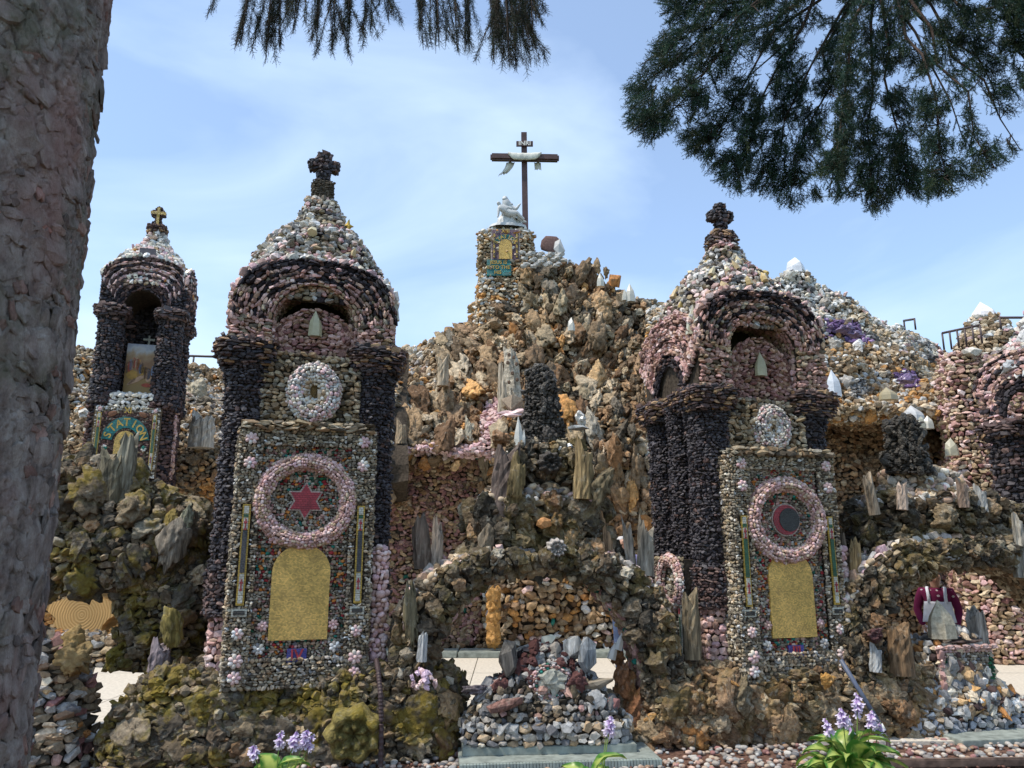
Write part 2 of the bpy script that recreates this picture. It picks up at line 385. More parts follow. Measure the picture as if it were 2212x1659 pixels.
def rows(T, S, h, w, d, pal, kind='chunk', mat='stone', mask=None, jit=.1, proud=.2, var=.35, fill=1.1, name='stone', cull=.35, vr=(0, 1)):
    vv = np.linspace(vr[0], vr[1], 80); c = S(np.full(80, .5), vv); c2 = S(np.full(80, .25), vv)
    seg = np.maximum(np.linalg.norm(np.diff(c, axis=0), axis=1), np.linalg.norm(np.diff(c2, axis=0), axis=1)); cl = np.concatenate([[0], np.cumsum(seg)])
    z = 0; U, VV, Wd, Hd = [], [], [], []
    while z < cl[-1]-h*.25:
        hh = h*rng.uniform(1-var, 1+var); zc = min(z+hh/2, cl[-1]); z += hh*.96
        v = np.interp(zc, cl, vv); uu = np.linspace(0, 1, 60); q = S(uu, np.full(60, v))
        ul = np.concatenate([[0], np.cumsum(np.linalg.norm(np.diff(q, axis=0), axis=1))]); L_ = ul[-1]
        if L_ < w*.4: continue
        n = max(1, int(round(L_/w))); ws = rng.uniform(.45, 1.7, n); ws *= L_/ws.sum(); xc = np.cumsum(ws)-ws/2
        U.append(np.interp(xc, ul, uu)); VV.append(np.full(n, v)); Wd.append(ws); Hd.append(np.full(n, hh))
    if not U: return
    U = np.concatenate(U); VV = np.concatenate(VV); Wd = np.concatenate(Wd); Hd = np.concatenate(Hd)
    VV = np.clip(VV+rng.normal(0, .12*h/max(cl[-1], 1e-6), len(VV))*(vr[1]-vr[0]), vr[0], vr[1])
    p, tu, n, tv = frame(S, U, VV)
    if mask is not None:
        k = mask(U, VV, p); p, tu, n, tv, Wd, Hd, U, VV = [a[k] for a in (p, tu, n, tv, Wd, Hd, U, VV)]
    if not len(p): return
    N = len(p); dd = d*rng.uniform(.55, 1.5, N)
    R = jitR(np.stack([-tu, n, tv], -1), jit)
    sc = np.stack([Wd*fill, dd, Hd*fill*rng.uniform(.8, 1.12, N)], 1)
    flip = rng.random(N) < .5; R[flip, :, 0] *= -1; R[flip, :, 2] *= -1
    p = p+n*(dd*proud*rng.uniform(-.8, 1.2, N))[:, None]
    col = pal(U, VV, T.w(p))*rng.uniform(.82, 1.18, (N, 1))
    T.add(p, R, sc, col, kind, mat, name, cull)
def lumps(T, S, n, smin, smax, pal, kind='gnarl', mat='tufa', mask=None, tall=1.3, flatn=.8, proud=.25, gap=.6, jit=.25, ur=(0, 1), vr=(0, 1), name='stone', up=0.):
    pts = []; out = []; tries = 0
    sizes = smin*(smax/smin)**(rng.random(n)**1.6); sizes = np.sort(sizes)[::-1]
    for s_ in sizes:
        for _ in range(14):
            u, v = rng.uniform(*ur), rng.uniform(*vr); p = S(np.array([u]), np.array([v]))[0]
            if mask is not None and not mask(np.array([u]), np.array([v]), p[None])[0]: continue
            if pts:
                A = np.array(pts)
                if (np.linalg.norm(A[:, :3]-p, axis=1) < gap*.5*(A[:, 3]+s_)).any(): continue
            pts.append((*p, s_)); out.append((u, v, s_)); break
    if not out: return
    o = np.array(out); p, tu, nn, tv = frame(S, o[:, 0], o[:, 1]); N = len(o)
    R = jitR(np.stack([-tu, nn, tv], -1), jit)
    sc = np.stack([o[:, 2]*rng.uniform(.7, 1.25, N), o[:, 2]*flatn*rng.uniform(.8, 1.2, N), o[:, 2]*tall*rng.uniform(.7, 1.3, N)], 1)
    p = p+nn*(sc[:, 1]*proud)[:, None]
    if up: p = p+np.array((0, 0, 1))*(sc[:, 2]*up)[:, None]
    T.add(p, R, sc, pal(o[:, 0], o[:, 1], T.w(p))*rng.uniform(.75, 1.25, (N, 1)), kind, mat, name)
def backing(T, S, nu, nv, inset, mat='mortar', name='mortar_core', mask=None, bumpy=.0):
    u, v = np.meshgrid(np.linspace(0, 1, nu), np.linspace(0, 1, nv)); u = u.ravel(); v = v.ravel()
    p, tu, n, tv = frame(S, u, v); n = np.nan_to_num(n); p = p-n*inset
    if bumpy: p = p+n*(bumpy*fbm(p*6, 2))[:, None]
    F = []
    for j in range(nv-1):
        for i in range(nu-1):
            a = j*nu+i; F.append((a, a+1, a+nu+1, a+nu))
    F = np.array(F)
    if mask is not None:
        ok = mask(u, v, p); F = F[ok[F].all(1)]
    if len(F) == 0: return None
    o = bpy.data.objects.new(name, mesh_np(name, p, F, [M[mat] if isinstance(mat, str) else mat], smooth=False)); COL.objects.link(o); o.parent = T.o; return o
def body(prof, n=2., amp=0., fs=3., start=.25, seed=0, span=1.):
    """prof rows (z, a, b, cx, cy): superellipse rings stacked; u runs counter-clockwise, v up"""
    P = np.array([list(q)+[0]*(5-len(q)) for q in prof], float); s = np.concatenate([[0], np.cumsum(np.linalg.norm(np.diff(P[:, :3], axis=0), axis=1)+1e-6)]); s /= s[-1]
    m_ = len(P)//2; w_ = np.linspace(0, 1, 70); qd = np.unique(np.concatenate([np.arccos(w_**(n/2)), np.arcsin(w_**(n/2))])); tt = np.concatenate([qd+k*PI/2 for k in range(4)]); tt = np.unique(np.round(tt, 12)); tt = tt+2*PI*start; e = 2/n
    X = P[:, 1].max()*np.sign(np.cos(tt))*np.abs(np.cos(tt))**e; Y_ = P[:, 2].max()*np.sign(np.sin(tt))*np.abs(np.sin(tt))**e
    al = np.concatenate([[0], np.cumsum(np.hypot(np.diff(X), np.diff(Y_)))]); al /= al[-1]
    def S(u, v):
        z, a, b, cx, cy = [np.interp(v, s, P[:, k]) for k in range(5)]
        t = np.interp(u, al, tt); c, sn = np.cos(t), np.sin(t)
        x = cx+a*np.sign(c)*np.abs(c)**e; y = cy+b*np.sign(sn)*np.abs(sn)**e
        if amp:
            q = np.stack([x, y, z], -1); k = amp*fbm(q*fs, 3, seed); x = x+c*k; y = y+sn*k; z = z+.3*k
        return np.stack([x, y, z], -1)
    return S
def plane(x0, x1, z0, z1, y=0., ax=None, bend=None):
    """vertical patch facing -y of the local frame"""
    def S(u, v):
        x = x0+(x1-x0)*u; z = z0+(z1-z0)*v; return np.stack([x, np.full_like(x, y) if bend is None else y+bend(x, z), z], -1)
    return S
def box(T, name, c, s, mat, bev=0., rot=None, col=None, parent=None, label=None):
    bm = bmesh.new(); bmesh.ops.create_cube(bm, size=1)
    bmesh.ops.scale(bm, vec=s, verts=bm.verts)
    if bev: bmesh.ops.bevel(bm, geom=bm.edges[:], offset=bev, segments=2, affect='EDGES')
    if rot: bmesh.ops.rotate(bm, cent=(0, 0, 0), matrix=Euler(rot).to_matrix(), verts=bm.verts)
    bmesh.ops.translate(bm, vec=[float(q) for q in c], verts=bm.verts)
    V = [v.co[:] for v in bm.verts]; F = [[v.index for v in f.verts] for f in bm.faces]; bm.free()
    return T.part(name, V, F, mat, col=col, parent=parent, label=label)
def prism(T, name, pts, y0, y1, mat, col=None, parent=None, label=None):
    """outline in x,z thickened along y (front at y0)"""
    n = len(pts); V = [(x, y0, z) for x, z in pts]+[(x, y1, z) for x, z in pts]
    F = [tuple(range(n)), tuple(range(2*n-1, n-1, -1))]+[(i, i+n, (i+1) % n+n, (i+1) % n) for i in range(n)]
    return T.part(name, V, F, mat, col=col, parent=parent, label=label)
def tube(path, r, ns=8, cap=True):
    P = [Vector(p) for p in path]; V = []; F = []; up = Vector((0, 0, 1)); rs = r if hasattr(r, '__len__') else [r]*len(P)
    for i, p in enumerate(P):
        t = (P[min(i+1, len(P)-1)]-P[max(i-1, 0)]).normalized(); a = t.cross(up)
        if a.length < .05: a = t.cross(Vector((0, 1, 0)))
        a.normalize(); b = t.cross(a)
        for k in range(ns):
            q = 2*PI*k/ns; V.append(p+(a*math.cos(q)+b*math.sin(q))*rs[i])
    for i in range(len(P)-1):
        for k in range(ns): F.append((i*ns+k, i*ns+(k+1) % ns, (i+1)*ns+(k+1) % ns, (i+1)*ns+k))
    if cap: F.append(tuple(range(ns-1, -1, -1))); F.append(tuple((len(P)-1)*ns+k for k in range(ns)))
    return V, F
def textmesh(T, name, txt, c, size, mat, y, rot=0., depth=.006, parent=None, wide=1.):
    cu = bpy.data.curves.new('lettering', 'FONT'); cu.body = txt; cu.size = size; cu.extrude = depth/2; cu.align_x = 'CENTER'; cu.align_y = 'CENTER'; cu.offset = size*.018; cu.resolution_u = 3
    o = bpy.data.objects.new('lettering', cu); me = bpy.data.meshes.new_from_object(o); bpy.data.objects.remove(o)
    me.materials.clear(); me.materials.append(M[mat] if isinstance(mat, str) else mat)
    q = bpy.data.objects.new(name, me); COL.objects.link(q); q.parent = parent or T.o
    q.matrix_local = Matrix.Translation((c[0], y, c[1])) @ Matrix.Rotation(rot, 4, 'Y') @ Matrix.Rotation(PI/2, 4, 'X') @ Matrix.Scale(wide, 4, (1, 0, 0))
    return q
def I3(n, ax=None): return np.repeat(np.eye(3)[None], n, 0)
def put(T, name, kind, mat, p, s, col, rot=(0, 0, 0), label=None, tpl=None, y=None):
    """one single stone / log / crystal as a part of T, local coordinates"""
    k = tpl if tpl is not None else int(rng.integers(0, len(TPL[kind])))
    o = bpy.data.objects.new(name, tmesh(kind, k % len(TPL[kind]), mat)); COL.objects.link(o); o.parent = T.o
    o.location = [float(a) for a in p]; o.rotation_euler = rot; o.scale = s; o.color = (*col, 1)
    if label: o['label'] = label
    return o

# ------------------------------------------------------------------ special materials
def tiles(name, col, sx=70, rough=.35, var=.25, metal=.0, off=0.5):
    m, t, b = nodemat(name, rough, .5); N = t.nodes; K = t.links.new
    g = N.new('ShaderNodeTexCoord'); mpn = N.new('ShaderNodeMapping'); mpn.inputs['Rotation'].default_value = (PI/2, 0, 0); K(g.outputs['Object'], mpn.inputs[0])
    br = N.new('ShaderNodeTexBrick'); br.inputs['Scale'].default_value = sx; br.offset = off; br.inputs['Brick Width'].default_value = 1.2; br.inputs['Row Height'].default_value = .8
    br.inputs['Mortar Size'].default_value = .06; br.inputs['Mortar Smooth'].default_value = .4; br.inputs['Bias'].default_value = 0
    c = np.array(col); br.inputs['Color1'].default_value = (*(c*(1+var)), 1); br.inputs['Color2'].default_value = (*(c*(1-var)), 1); br.inputs['Mortar'].default_value = (*(c*.35), 1)
    K(mpn.outputs[0], br.inputs[0])
    n = N.new('ShaderNodeTexNoise'); n.inputs['Scale'].default_value = 7; n.inputs['Detail'].default_value = 6; K(g.outputs['Object'], n.inputs[0])
    r = N.new('ShaderNodeMapRange'); r.inputs[1].default_value = .3; r.inputs[2].default_value = .7; r.inputs[3].default_value = .72; r.inputs[4].default_value = 1.2; K(n.outputs[0], r.inputs[0])
    s = N.new('ShaderNodeVectorMath'); s.operation = 'SCALE'; K(br.outputs[0], s.inputs[0]); K(r.outputs[0], s.inputs['Scale']); K(s.outputs[0], b.inputs['Base Color'])
    n3 = N.new('ShaderNodeTexNoise'); n3.inputs['Scale'].default_value = 120; K(g.outputs['Object'], n3.inputs[0])
    ad = N.new('ShaderNodeMath'); ad.operation = 'MULTIPLY_ADD'; K(br.outputs['Fac'], ad.inputs[0]); ad.inputs[1].default_value = -1.2; K(n3.outputs[0], ad.inputs[2])
    bp = N.new('ShaderNodeBump'); bp.inputs['Strength'].default_value = .8; bp.inputs['Distance'].default_value = .003; K(ad.outputs[0], bp.inputs['Height']); K(bp.outputs[0], b.inputs['Normal'])
    b.inputs['Metallic'].default_value = metal
    return m
M['gold'] = tiles('gold_mosaic', (.72, .47, .12), 85, .42, .3)
M['redt'] = tiles('red_mosaic', (.36, .035, .05), 45, .4, .2); M['blackt'] = tiles('black_mosaic', (.028, .03, .03), 45, .35, .3)
M['bluet'] = tiles('blue_mosaic', (.05, .055, .26), 60, .4, .25); M['whitet'] = tiles('white_mosaic', (.55, .55, .46), 45, .4, .12)
M['greent'] = tiles('green_mosaic', (.02, .11, .055), 45, .4, .2); M['yellowt'] = tiles('yellow_mosaic', (.55, .36, .06), 45, .4, .15)
M['navyt'] = tiles('grey_blue_mosaic', (.05, .055, .065), 45, .4, .25); M['palet'] = tiles('pale_rose_mosaic', (.45, .36, .3), 45, .4, .2)
M['tealt'] = tiles('teal_mosaic', (.01, .17, .16), 30, .35, .4)

# ------------------------------------------------------------------ the stone shrine towers
FIELD = clump(mixp(GRIT, 6, ROSE, 1.6, TEAL, .25, RED, .25, AMBER, .35, GREYS, 1), mixp(RED, 1.5, AMBER, 1.3, GREEN, .6, TEAL, .6, GRIT, 5, PINK, 1), 5.5, .12, .3)
def mosaic_strip(T, cx, z0, z1, w, y, darkmat):
    h = z1-z0
    f = box(T, 'mosaic_strip', (cx, y, (z0+z1)/2), (w, .012, h), 'yellowt')
    iw = w*.58
    segs = [(.02, .1, 'whitet'), (.10, .31, 'whitet'), (.315, .74, darkmat), (.745, .865, 'whitet'), (.865, .905, 'greent'), (.905, .985, 'whitet')]
    for a, b, mt in segs: box(T, 'mosaic_field', (cx, y-.009, z0+h*(a+b)/2), (iw, .008, h*(b-a)-.004), mt, parent=f)
    for zc in (z0+h*.20, z0+h*.80):
        box(T, 'red_cross', (cx, y-.015, zc), (iw*.26, .006, h*.11), 'redt', parent=f); box(T, 'red_cross', (cx, y-.0155, zc+h*.02), (iw*.72, .0062, h*.022), 'redt', parent=f)
        box(T, 'red_cross', (cx, y-.0157, zc-h*.05), (iw*.6, .0064, h*.018), 'redt', parent=f)
def small_plate(T, cx, z, y):
    f = box(T, 'plate_frame', (cx, y, z), (.115, .012, .062), 'whitet'); box(T, 'plate', (cx, y-.009, z), (.084, .008, .034), 'blackt', parent=f)
def rosette(T, x, z, y, r, pal, n=7, lab=None):
    cols = pal(np.zeros(n+1), np.zeros(n+1), np.zeros((n+1, 3)))
    P, Rr, Sc = [], [], []
    for k in range(n):
        a = 2*PI*k/n; P.append((x+math.cos(a)*r*.62, y, z+math.sin(a)*r*.62)); c, s = math.cos(a-PI/2), math.sin(a-PI/2)
        Rr.append(((-c, 0, -s), (0, -1, 0), (-s, 0, c))); Sc.append((r*.62, r*.6, r*.85))
    P.append((x, y-.012, z)); Rr.append(((-1, 0, 0), (0, -1, 0), (0, 0, 1))); Sc.append((r*.55, r*.6, r*.55))
    T.add(P, np.array(Rr, float), np.array(Sc), cols, 'pebble', 'pebble', 'rosette_stone')
def torus_stones(T, cx, cz, cy, Ra, Rb, r, w, pal, mat='pebble', arc=(0, 1)):
    def S(u, v):
        t = 2*PI*(arc[0]+(arc[1]-arc[0])*u); q = PI*(1.12*v-.06); A = Ra-r*np.cos(q); B = Rb-r*np.cos(q)
        return np.stack([cx-A*np.cos(t), cy-r*np.sin(q)*1.1, cz+B*np.sin(t)], -1)
    rows(T, S, w*.9, w, w*.9, pal, 'pebble', mat, jit=.3, proud=.25, cull=.5)
    backing(T, S, 48, 8, .012, 'mortar_lt', 'ring_core')
def arch_patch(ihw, iz0, irise, ohw, oz0, orise, y0, on=2.6, side=None, x0=0.):
    def S(u, v):
        t = PI*(1-u); c, s = np.cos(t), np.sin(t)
        xi, zi = ihw*c, iz0+irise*s; e = 2/on
        xo, zo = ohw*np.sign(c)*np.abs(c)**e, oz0+orise*np.abs(s)**e
        x = xi+(xo-xi)*v; z = zi+(zo-zi)*v
        if side is None: return np.stack([x0+x, np.full_like(x, y0), z], -1)
        return np.stack([np.full_like(x, side[0]), y0-x*side[1], z], -1)
    return S
def crossmesh(T, name, cx, cy, z0, z1, arm, w, depth, pal, mat='black', stp=.045, barz=None):
    """stone-crusted cross: core beams with chips on every side"""
    zb = barz or (z0+(z1-z0)*.66)
    beams = [((cx, cy, (z0+z1)/2), (w, depth, z1-z0)), ((cx-arm/2-w*.1, cy, zb), (arm-w*.3, depth*.98, w*.95)), ((cx+arm/2+w*.1, cy, zb), (arm-w*.3, depth*.98, w*.95))]
    for c, s in beams:
        box(T, 'cross_core', c, (s[0]*.92, s[1]*.92, s[2]*.97), 'mortar')
        n = 4.5; pr = [(c[2]-s[2]/2, s[0]*.3, s[1]*.3, c[0], c[1]), (c[2]-s[2]/2+.01, s[0]/2, s[1]/2, c[0], c[1]), (c[2]+s[2]/2-.01, s[0]/2, s[1]/2, c[0], c[1]), (c[2]+s[2]/2, s[0]*.25, s[1]*.25, c[0], c[1])]
        rows(T, body(pr, n), stp*.85, stp, stp*.8, pal, 'chunk', mat, jit=.35, proud=.15, cull=.6)

def tower(T, o):
    """o: options. local frame: x across, y back, z up, front plane y=0"""
    pz0, pz1 = o['panel']; cz = o['cap']; top = o['archtop']; side = top-.38
    D = 1.2
    # body core
    box(T, 'tower_core', (0, .62, (pz1+cz)/2), (1.0, .9, cz-pz0+.1 if False else cz-.35), 'mortar') if False else None
    box(T, 'tower_core', (0, .60, (.45+cz)/2), (.96, .86, cz-.45), 'mortar')
    box(T, 'plinth_core', (0, .55, .22), (1.2, .95, .5), 'mortar_lt')
    # columns
    colpal = clump(mixp(BLACK, 12, MAROON, .5), mixp(BLACK, 7, MAROON, 2), 4, .5, .2)
    basepal = mixp(MAROON, 4, BLACK, 2)
    for cx, cy, r in [(-.53, .2, .185), (.53, .2, .185), (-.53, 1.02, .18), (.53, 1.02, .18), (-.56, .62, .14), (.56, .62, .14)]:
        if cx > 0 and cy > .5 and not o.get('right'): continue
        cp = [(1.05, r*1.08, r*1.08, cx, cy), (1.4, r*1.1, r*1.1, cx, cy), (1.45, r, r, cx, cy), (cz-.28, r, r, cx, cy), (cz-.12, r*1.12, r*1.12, cx, cy), (cz, r*1.2, r*1.2, cx, cy)]
        S = body(cp, 2.2, .012, 5, seed=int(cx*10+cy*7))
        pl = lambda u, v, p, a=colpal, b=basepal: np.where(((p[:, 2] < 1.42)+0.)[:, None] > 0, b(u, v, p), a(u, v, p))
        rows(T, S, .027, .042, .036, pl, 'chip', 'black', jit=.4, proud=.3)
        backing(T, S, 20, 20, .02, 'mortar', 'column')
        # pink stone pilaster under each column
        if cy < .9:
            S = body([(.5, .13, .13, cx+(.02 if cx > 0 else -.02), cy), (1.08, .13, .13, cx+(.02 if cx > 0 else -.02), cy)], 3, .01)
            rows(T, S, .05, .06, .05, mixp(PINK, 3, PALEPINK, 2) if o['i'] == 2 or cx < 0 else mixp(PALEPINK, 3, PINK, 1), 'chunk' if cx < 0 else 'pebble', 'stone', jit=.2); backing(T, S, 12, 5, .02)
    if True:   # pale pink pebble string down the right edge of the panel
        S = body([(.55, .05, .05, .64, -.02), (1.55, .055, .055, .64, -.02), (1.6, .01, .01, .64, -.02)], 2, .015)
        rows(T, S, .045, .045, .05, mixp(PALEPINK, 3, PINK, 2), 'pebble', 'pebble', jit=.5)
    # panel: slab standing proud of the columns
    yF = -.13
    box(T, 'panel_slab', (0, yF+.2, (pz0+pz1)/2), (1.06, .36, pz1-pz0), 'mortar')
    g = mixp(GRIT, 5, WHITE, .5, TAN, 1); st = .021; zl = pz1-.14
    S = plane(-.55, -.355, pz0-.05, pz1, yF-.035); rows(T, S, st, st*1.25, .03, g, 'chip', jit=.4, mask=lambda u, v, p: ~((np.abs(p[:, 0]+.45) < .045) & (p[:, 2] > pz0+.52) & (p[:, 2] < pz0+1.32))); backing(T, S, 2, 2, .012)
    S = plane(.355, .55, pz0-.05, pz1, yF-.035); rows(T, S, st, st*1.25, .03, g, 'chip', jit=.4, mask=lambda u, v, p: ~((np.abs(p[:, 0]-.45) < .045) & (p[:, 2] > pz0+.52) & (p[:, 2] < pz0+1.32))); backing(T, S, 2, 2, .012)
    S = plane(-.355, .355, zl, pz1, yF-.03); rows(T, S, st*1.1, st*1.6, .035, g, 'chip', jit=.4); backing(T, S, 2, 2, .012)
    for sx in (-1, 1):
        S = plane(0, 1, pz0-.05, pz1); S3 = (lambda sx: (lambda u, v: np.stack([np.full_like(u, sx*.55), yF-.03+.36*(u if sx > 0 else 1-u), pz0-.05+(pz1-pz0+.05)*v], -1)))(sx)
        rows(T, S3, .03, .035, .03, g, 'chip', jit=.4); backing(T, S3, 2, 2, .01)
    S = plane(-.36, .36, pz0+.12, zl, yF)
    gold = (0, pz0+.26, .225, pz0+.26+.735)
    ring = (-.0, pz1-.585, .345, .32)
    inr = lambda p: ((p[:, 0]-ring[0])/(ring[2]))**2+((p[:, 2]-ring[1])/(ring[3]))**2
    rows(T, S, .021, .025, .028, FIELD, 'chip', 'pebble', mask=lambda u, v, p: ~((np.abs(p[:, 0]) < .215) & (p[:, 2] > gold[1]) & (p[:, 2] < gold[3]-.1)), jit=.45); backing(T, S, 2, 2, .012)
    S = plane(-.55, .55, pz0-.1, pz0+.13, yF-.03); rows(T, S, .026, .034, .035, mixp(GRIT, 5, TAN, 1, GREYS, 1), 'chunk', jit=.4)
    # cornice on top of the panel
    S = plane(-.54, .54, pz1-.01, pz1+.05, yF-.06); rows(T, S, .035, .09, .07, mixp(GRIT, 3, TUFAL, 2), 'chunk', jit=.25)
    S = lambda u, v: np.stack([-.54+1.08*u, yF-.05+.42*v, np.full_like(u, pz1+.03)], -1); rows(T, S, .06, .08, .05, mixp(GRIT, 1, TUFAL, 1), 'chunk', jit=.3, cull=1); backing(T, S, 2, 2, .0)
    # pebble ring and emblem
    torus_stones(T, ring[0], ring[1], yF-.015, ring[2], ring[3], .058, .027, mixp(PALEPINK, 2, PINK, 3, TAN, 1))
    ey = yF-.022
    if o['emblem'] == 'star':
        def star(R1, R2, n=6): return [((R1 if k % 2 == 0 else R2)*math.sin(PI*k/n)+ring[0]+.0, ring[1]+(R1 if k % 2 == 0 else R2)*math.cos(PI*k/n)) for k in range(2*n)]
        a = prism(T, 'star_border', star(.158, .096), ey, ey+.03, 'palet'); prism(T, 'red_star', star(.138, .08), ey-.008, ey+.01, 'redt')
    else:
        cir = lambda r, dx=0., n=32: [(ring[0]+dx+r*math.cos(2*PI*k/n), ring[1]+r*math.sin(2*PI*k/n)) for k in range(n)]
        prism(T, 'moon_border', cir(.148), ey, ey+.03, 'palet'); prism(T, 'red_moon', cir(.134), ey-.008, ey+.01, 'redt'); prism(T, 'black_moon', cir(.105, .029), ey-.014, ey, 'blackt')
    # gold arched tablet
    gw = gold[2]; gz = gold[3]-gw*.95
    pts = [(-gw, gold[1]), (gw, gold[1])]+[(gw*math.cos(t), gz+gw*.95*math.sin(t)) for t in np.linspace(0, PI, 25)]
    prism(T, 'gold_tablet', pts, yF-.03, yF+.02, 'gold')
    # numeral tile
    nz_ = pz0+.145
    b = box(T, 'numeral_tile', (0, yF-.02, nz_), (.15, .02, .10), 'bluet')
    textmesh(T, 'numeral', o['num'], (0, nz_), .115, 'redt', yF-.034, wide=1.0)
    for sx in (-1, 1):
        mosaic_strip(T, sx*.45, pz0+.53, pz0+1.31, .062, yF-.042, o['strip']); small_plate(T, sx*.45, pz0+.475, yF-.045)
        for z, r in ((pz1-.09, .05), (pz1-.29, .05), (pz0+.32, .045), (pz0+.12, .055), (pz0-.0, .05)): rosette(T, sx*.45, z, yF-.06, r, mixp(PALEPINK, 3, WHITE, 1))
        rosette(T, sx*.29, pz0+.2, yF-.03, .045, mixp(WHITE, 1, GREYS, 1)); rosette(T, sx*.27, pz0+.37, yF-.03, .04, mixp(PALEPINK, 1, PINK, 1))
    # wall above the panel with the geode medallion
    S = plane(-.42, .42, pz1, cz+.03, .04, bend=lambda x, z: .03*np.sin(x*9)); rows(T, S, .038, .055, .055, mixp(GRIT, 4, TUFAL, 3, TAN, 1), 'chunk', jit=.4, proud=.3); backing(T, S, 8, 8, .02)
    mz = pz1+.33*(cz-pz1)/.63; f = (cz-pz1)/.68
    S = body([(.0, .0, 0), (.01, .001, .001)])
    for k, (ra, rr, w, pl, mt) in enumerate(((.155*f, .07, .03, mixp(WHITE, 2, GREYS, 2, PALEPINK, 2), 'crystal'), (.10*f, .05, .03, mixp(WHITE, 3, TAN, 2), 'crystal'))): torus_stones(T, .02, mz, .0-k*.01, ra*1.0, ra*1.22, rr, w, pl, mt)
    put(T, 'geode_hollow', 'gnarl', 'slag', (.02, .01, mz), (.15*f, .08, .24*f), (.22, .14, .05))
    T.add([(-.06*f, -.04, mz+.03), (.07*f, -.04, mz-.02), (.0, -.045, mz-.11*f), (-.05*f, -.045, mz+.1*f)], I3(4), np.array([(.05, .05, .09)]*4)*f, TAN[[0, 2, 0, 4]], 'chunk', 'crystal', 'crystal', must=True)
    # capitals: brown slabs round the tower
    mp_ = mixp(MAROON, 3, BROWN, 1.3, BLACK, 2)
    for cx in (-1, 1):
        for cy, b in ((.2, .24), (.98, .22)):
            if cx > 0 and cy > .5 and not o.get('right'): continue
            S = body([(cz-.10, .2, .2, cx*.55, cy), (cz-.05, .225, b, cx*.55, cy), (cz+.0, .24, b+.02, cx*.56, cy), (cz+.10, .245, b+.03, cx*.56, cy), (cz+.12, .2, .2, cx*.56, cy), (cz+.125, .01, .01, cx*.56, cy)], 5, .012, 5, seed=int(cy*9))
            rows(T, S, .024, .065, .045, mp_, 'chunk', 'black', jit=.12, proud=.25, cull=.8); backing(T, S, 24, 8, .02, name='capital')
        S = body([(cz-.03, .1, .5, cx*.62, .6), (cz+.1, .11, .5, cx*.63, .6), (cz+.12, .01, .4, cx*.63, .6)], 6)
        rows(T, S, .024, .065, .045, mp_, 'chunk', 'black', jit=.14, proud=.3); backing(T, S, 24, 6, .02, name='capital_band')
    # arched head: face, jambs, intrados, tympanum
    H0 = cz+.11; ihw, ohw = .365, .705; sp = o['spring']; rise = o['rise']; os_ = top-.55
    Sa = arch_patch(ihw, sp, rise, ohw, os_, top-os_, 0)
    bandA = mixp(PINK, 3, GRIT, 1.2, PALEPINK, .6); bandB = mixp(BLACK, 5, MAROON, 1); bandC = mixp(PINK, 2, BLACK, 1.6, PALEPINK, 1)
    seq = o['bands']
    dct = {'p': bandA, 'k': bandB, 'm': bandC, 't': mixp(TAN, 1, PINK, 2), 'l': mixp(PALEPINK, 2, PINK, 2), 'w': mixp(WHITE, 2, PALEPINK, 1)}
    def apal(u, v, p):
        i = np.clip(((v+rng.normal(0, .012, len(v)))*len(seq)).astype(int), 0, len(seq)-1); out = np.zeros((len(v), 3))
        low = (np.abs(u-.5) > .36)
        for k, ch in enumerate(seq):
            m = i == k
            if m.any(): out[m] = dct[ch](u[m], v[m], p[m])
        out[low] = np.where(rng.random((low.sum(), 1)) < .65, bandA(u[low], v[low], p[low]), out[low]); return out
    rows(T, Sa, .029, .056, .05, apal, 'chunk', 'stone', jit=.2, proud=.32, var=.3, vr=(.02, .99)); backing(T, Sa, 40, 8, .02, name='arch_core')
    for sx in (-1, 1):
        x0, x1 = sorted((sx*ihw, sx*ohw))
        S = (lambda x0, x1: (lambda u, v: np.stack([x0+(x1-x0)*u, np.zeros_like(u), H0+((sp if sx else sp)+(os_-sp)*np.abs(((x0+(x1-x0)*u)*sx-ihw)/(ohw-ihw))-H0)*v], -1)))(x0, x1)
        rows(T, S, .036, .06, .05, mixp(PINK, 5, GRIT, 1, TAN, 1), 'chunk', jit=.2, proud=.3); backing(T, S, 2, 2, .02)
    Si = lambda u, v: np.stack([ihw*np.cos(PI*u), .02+.42*v, sp+rise*np.sin(PI*u)], -1)
    Si2 = lambda u, v: Si(1-u, v)
    rows(T, Si2, .035, .045, .03, mixp(PINK, 3, TAN, 1), 'chunk', jit=.2, proud=.2, cull=1); backing(T, Si2, 24, 2, -.02, name='vault_core')
    for sx in (-1, 1):
        S = (lambda sx: (lambda u, v: np.stack([np.full_like(u, sx*ihw), .02+.42*(u if sx < 0 else 1-u), H0+(sp-H0)*v], -1)))(sx)
        rows(T, S, .05, .06, .04, mixp(PINK, 3, PALEPINK, 1), 'chunk', jit=.2, cull=1); backing(T, S, 2, 2, .0)
    ty = sp+rise*.55
    St = lambda u, v: np.stack([(-.36+.72*u), np.full_like(u, .11), cz-.01+(ty-.01-cz)*v*np.sqrt(np.maximum(.05, 1-.72*(2*u-1)**2))], -1)
    rows(T, St, .034, .055, .045, mixp(ROSE, 2, PINK, 2), 'chunk', jit=.25, proud=.3, vr=(0, 1)); backing(T, St, 12, 4, .02)
    box(T, 'niche_back', (0, .5, (H0+sp+rise)/2), (.8, .1, sp+rise-H0+.1), 'mortar')
    put(T, 'pointed_crystal', 'crystal', 'crystal', (0, .06, H0+.18*(sp-H0+rise)/.5+.02), (.12, .07, .24), (.42, .40, .25), label='pale greenish pointed crystal set in the pink niche')
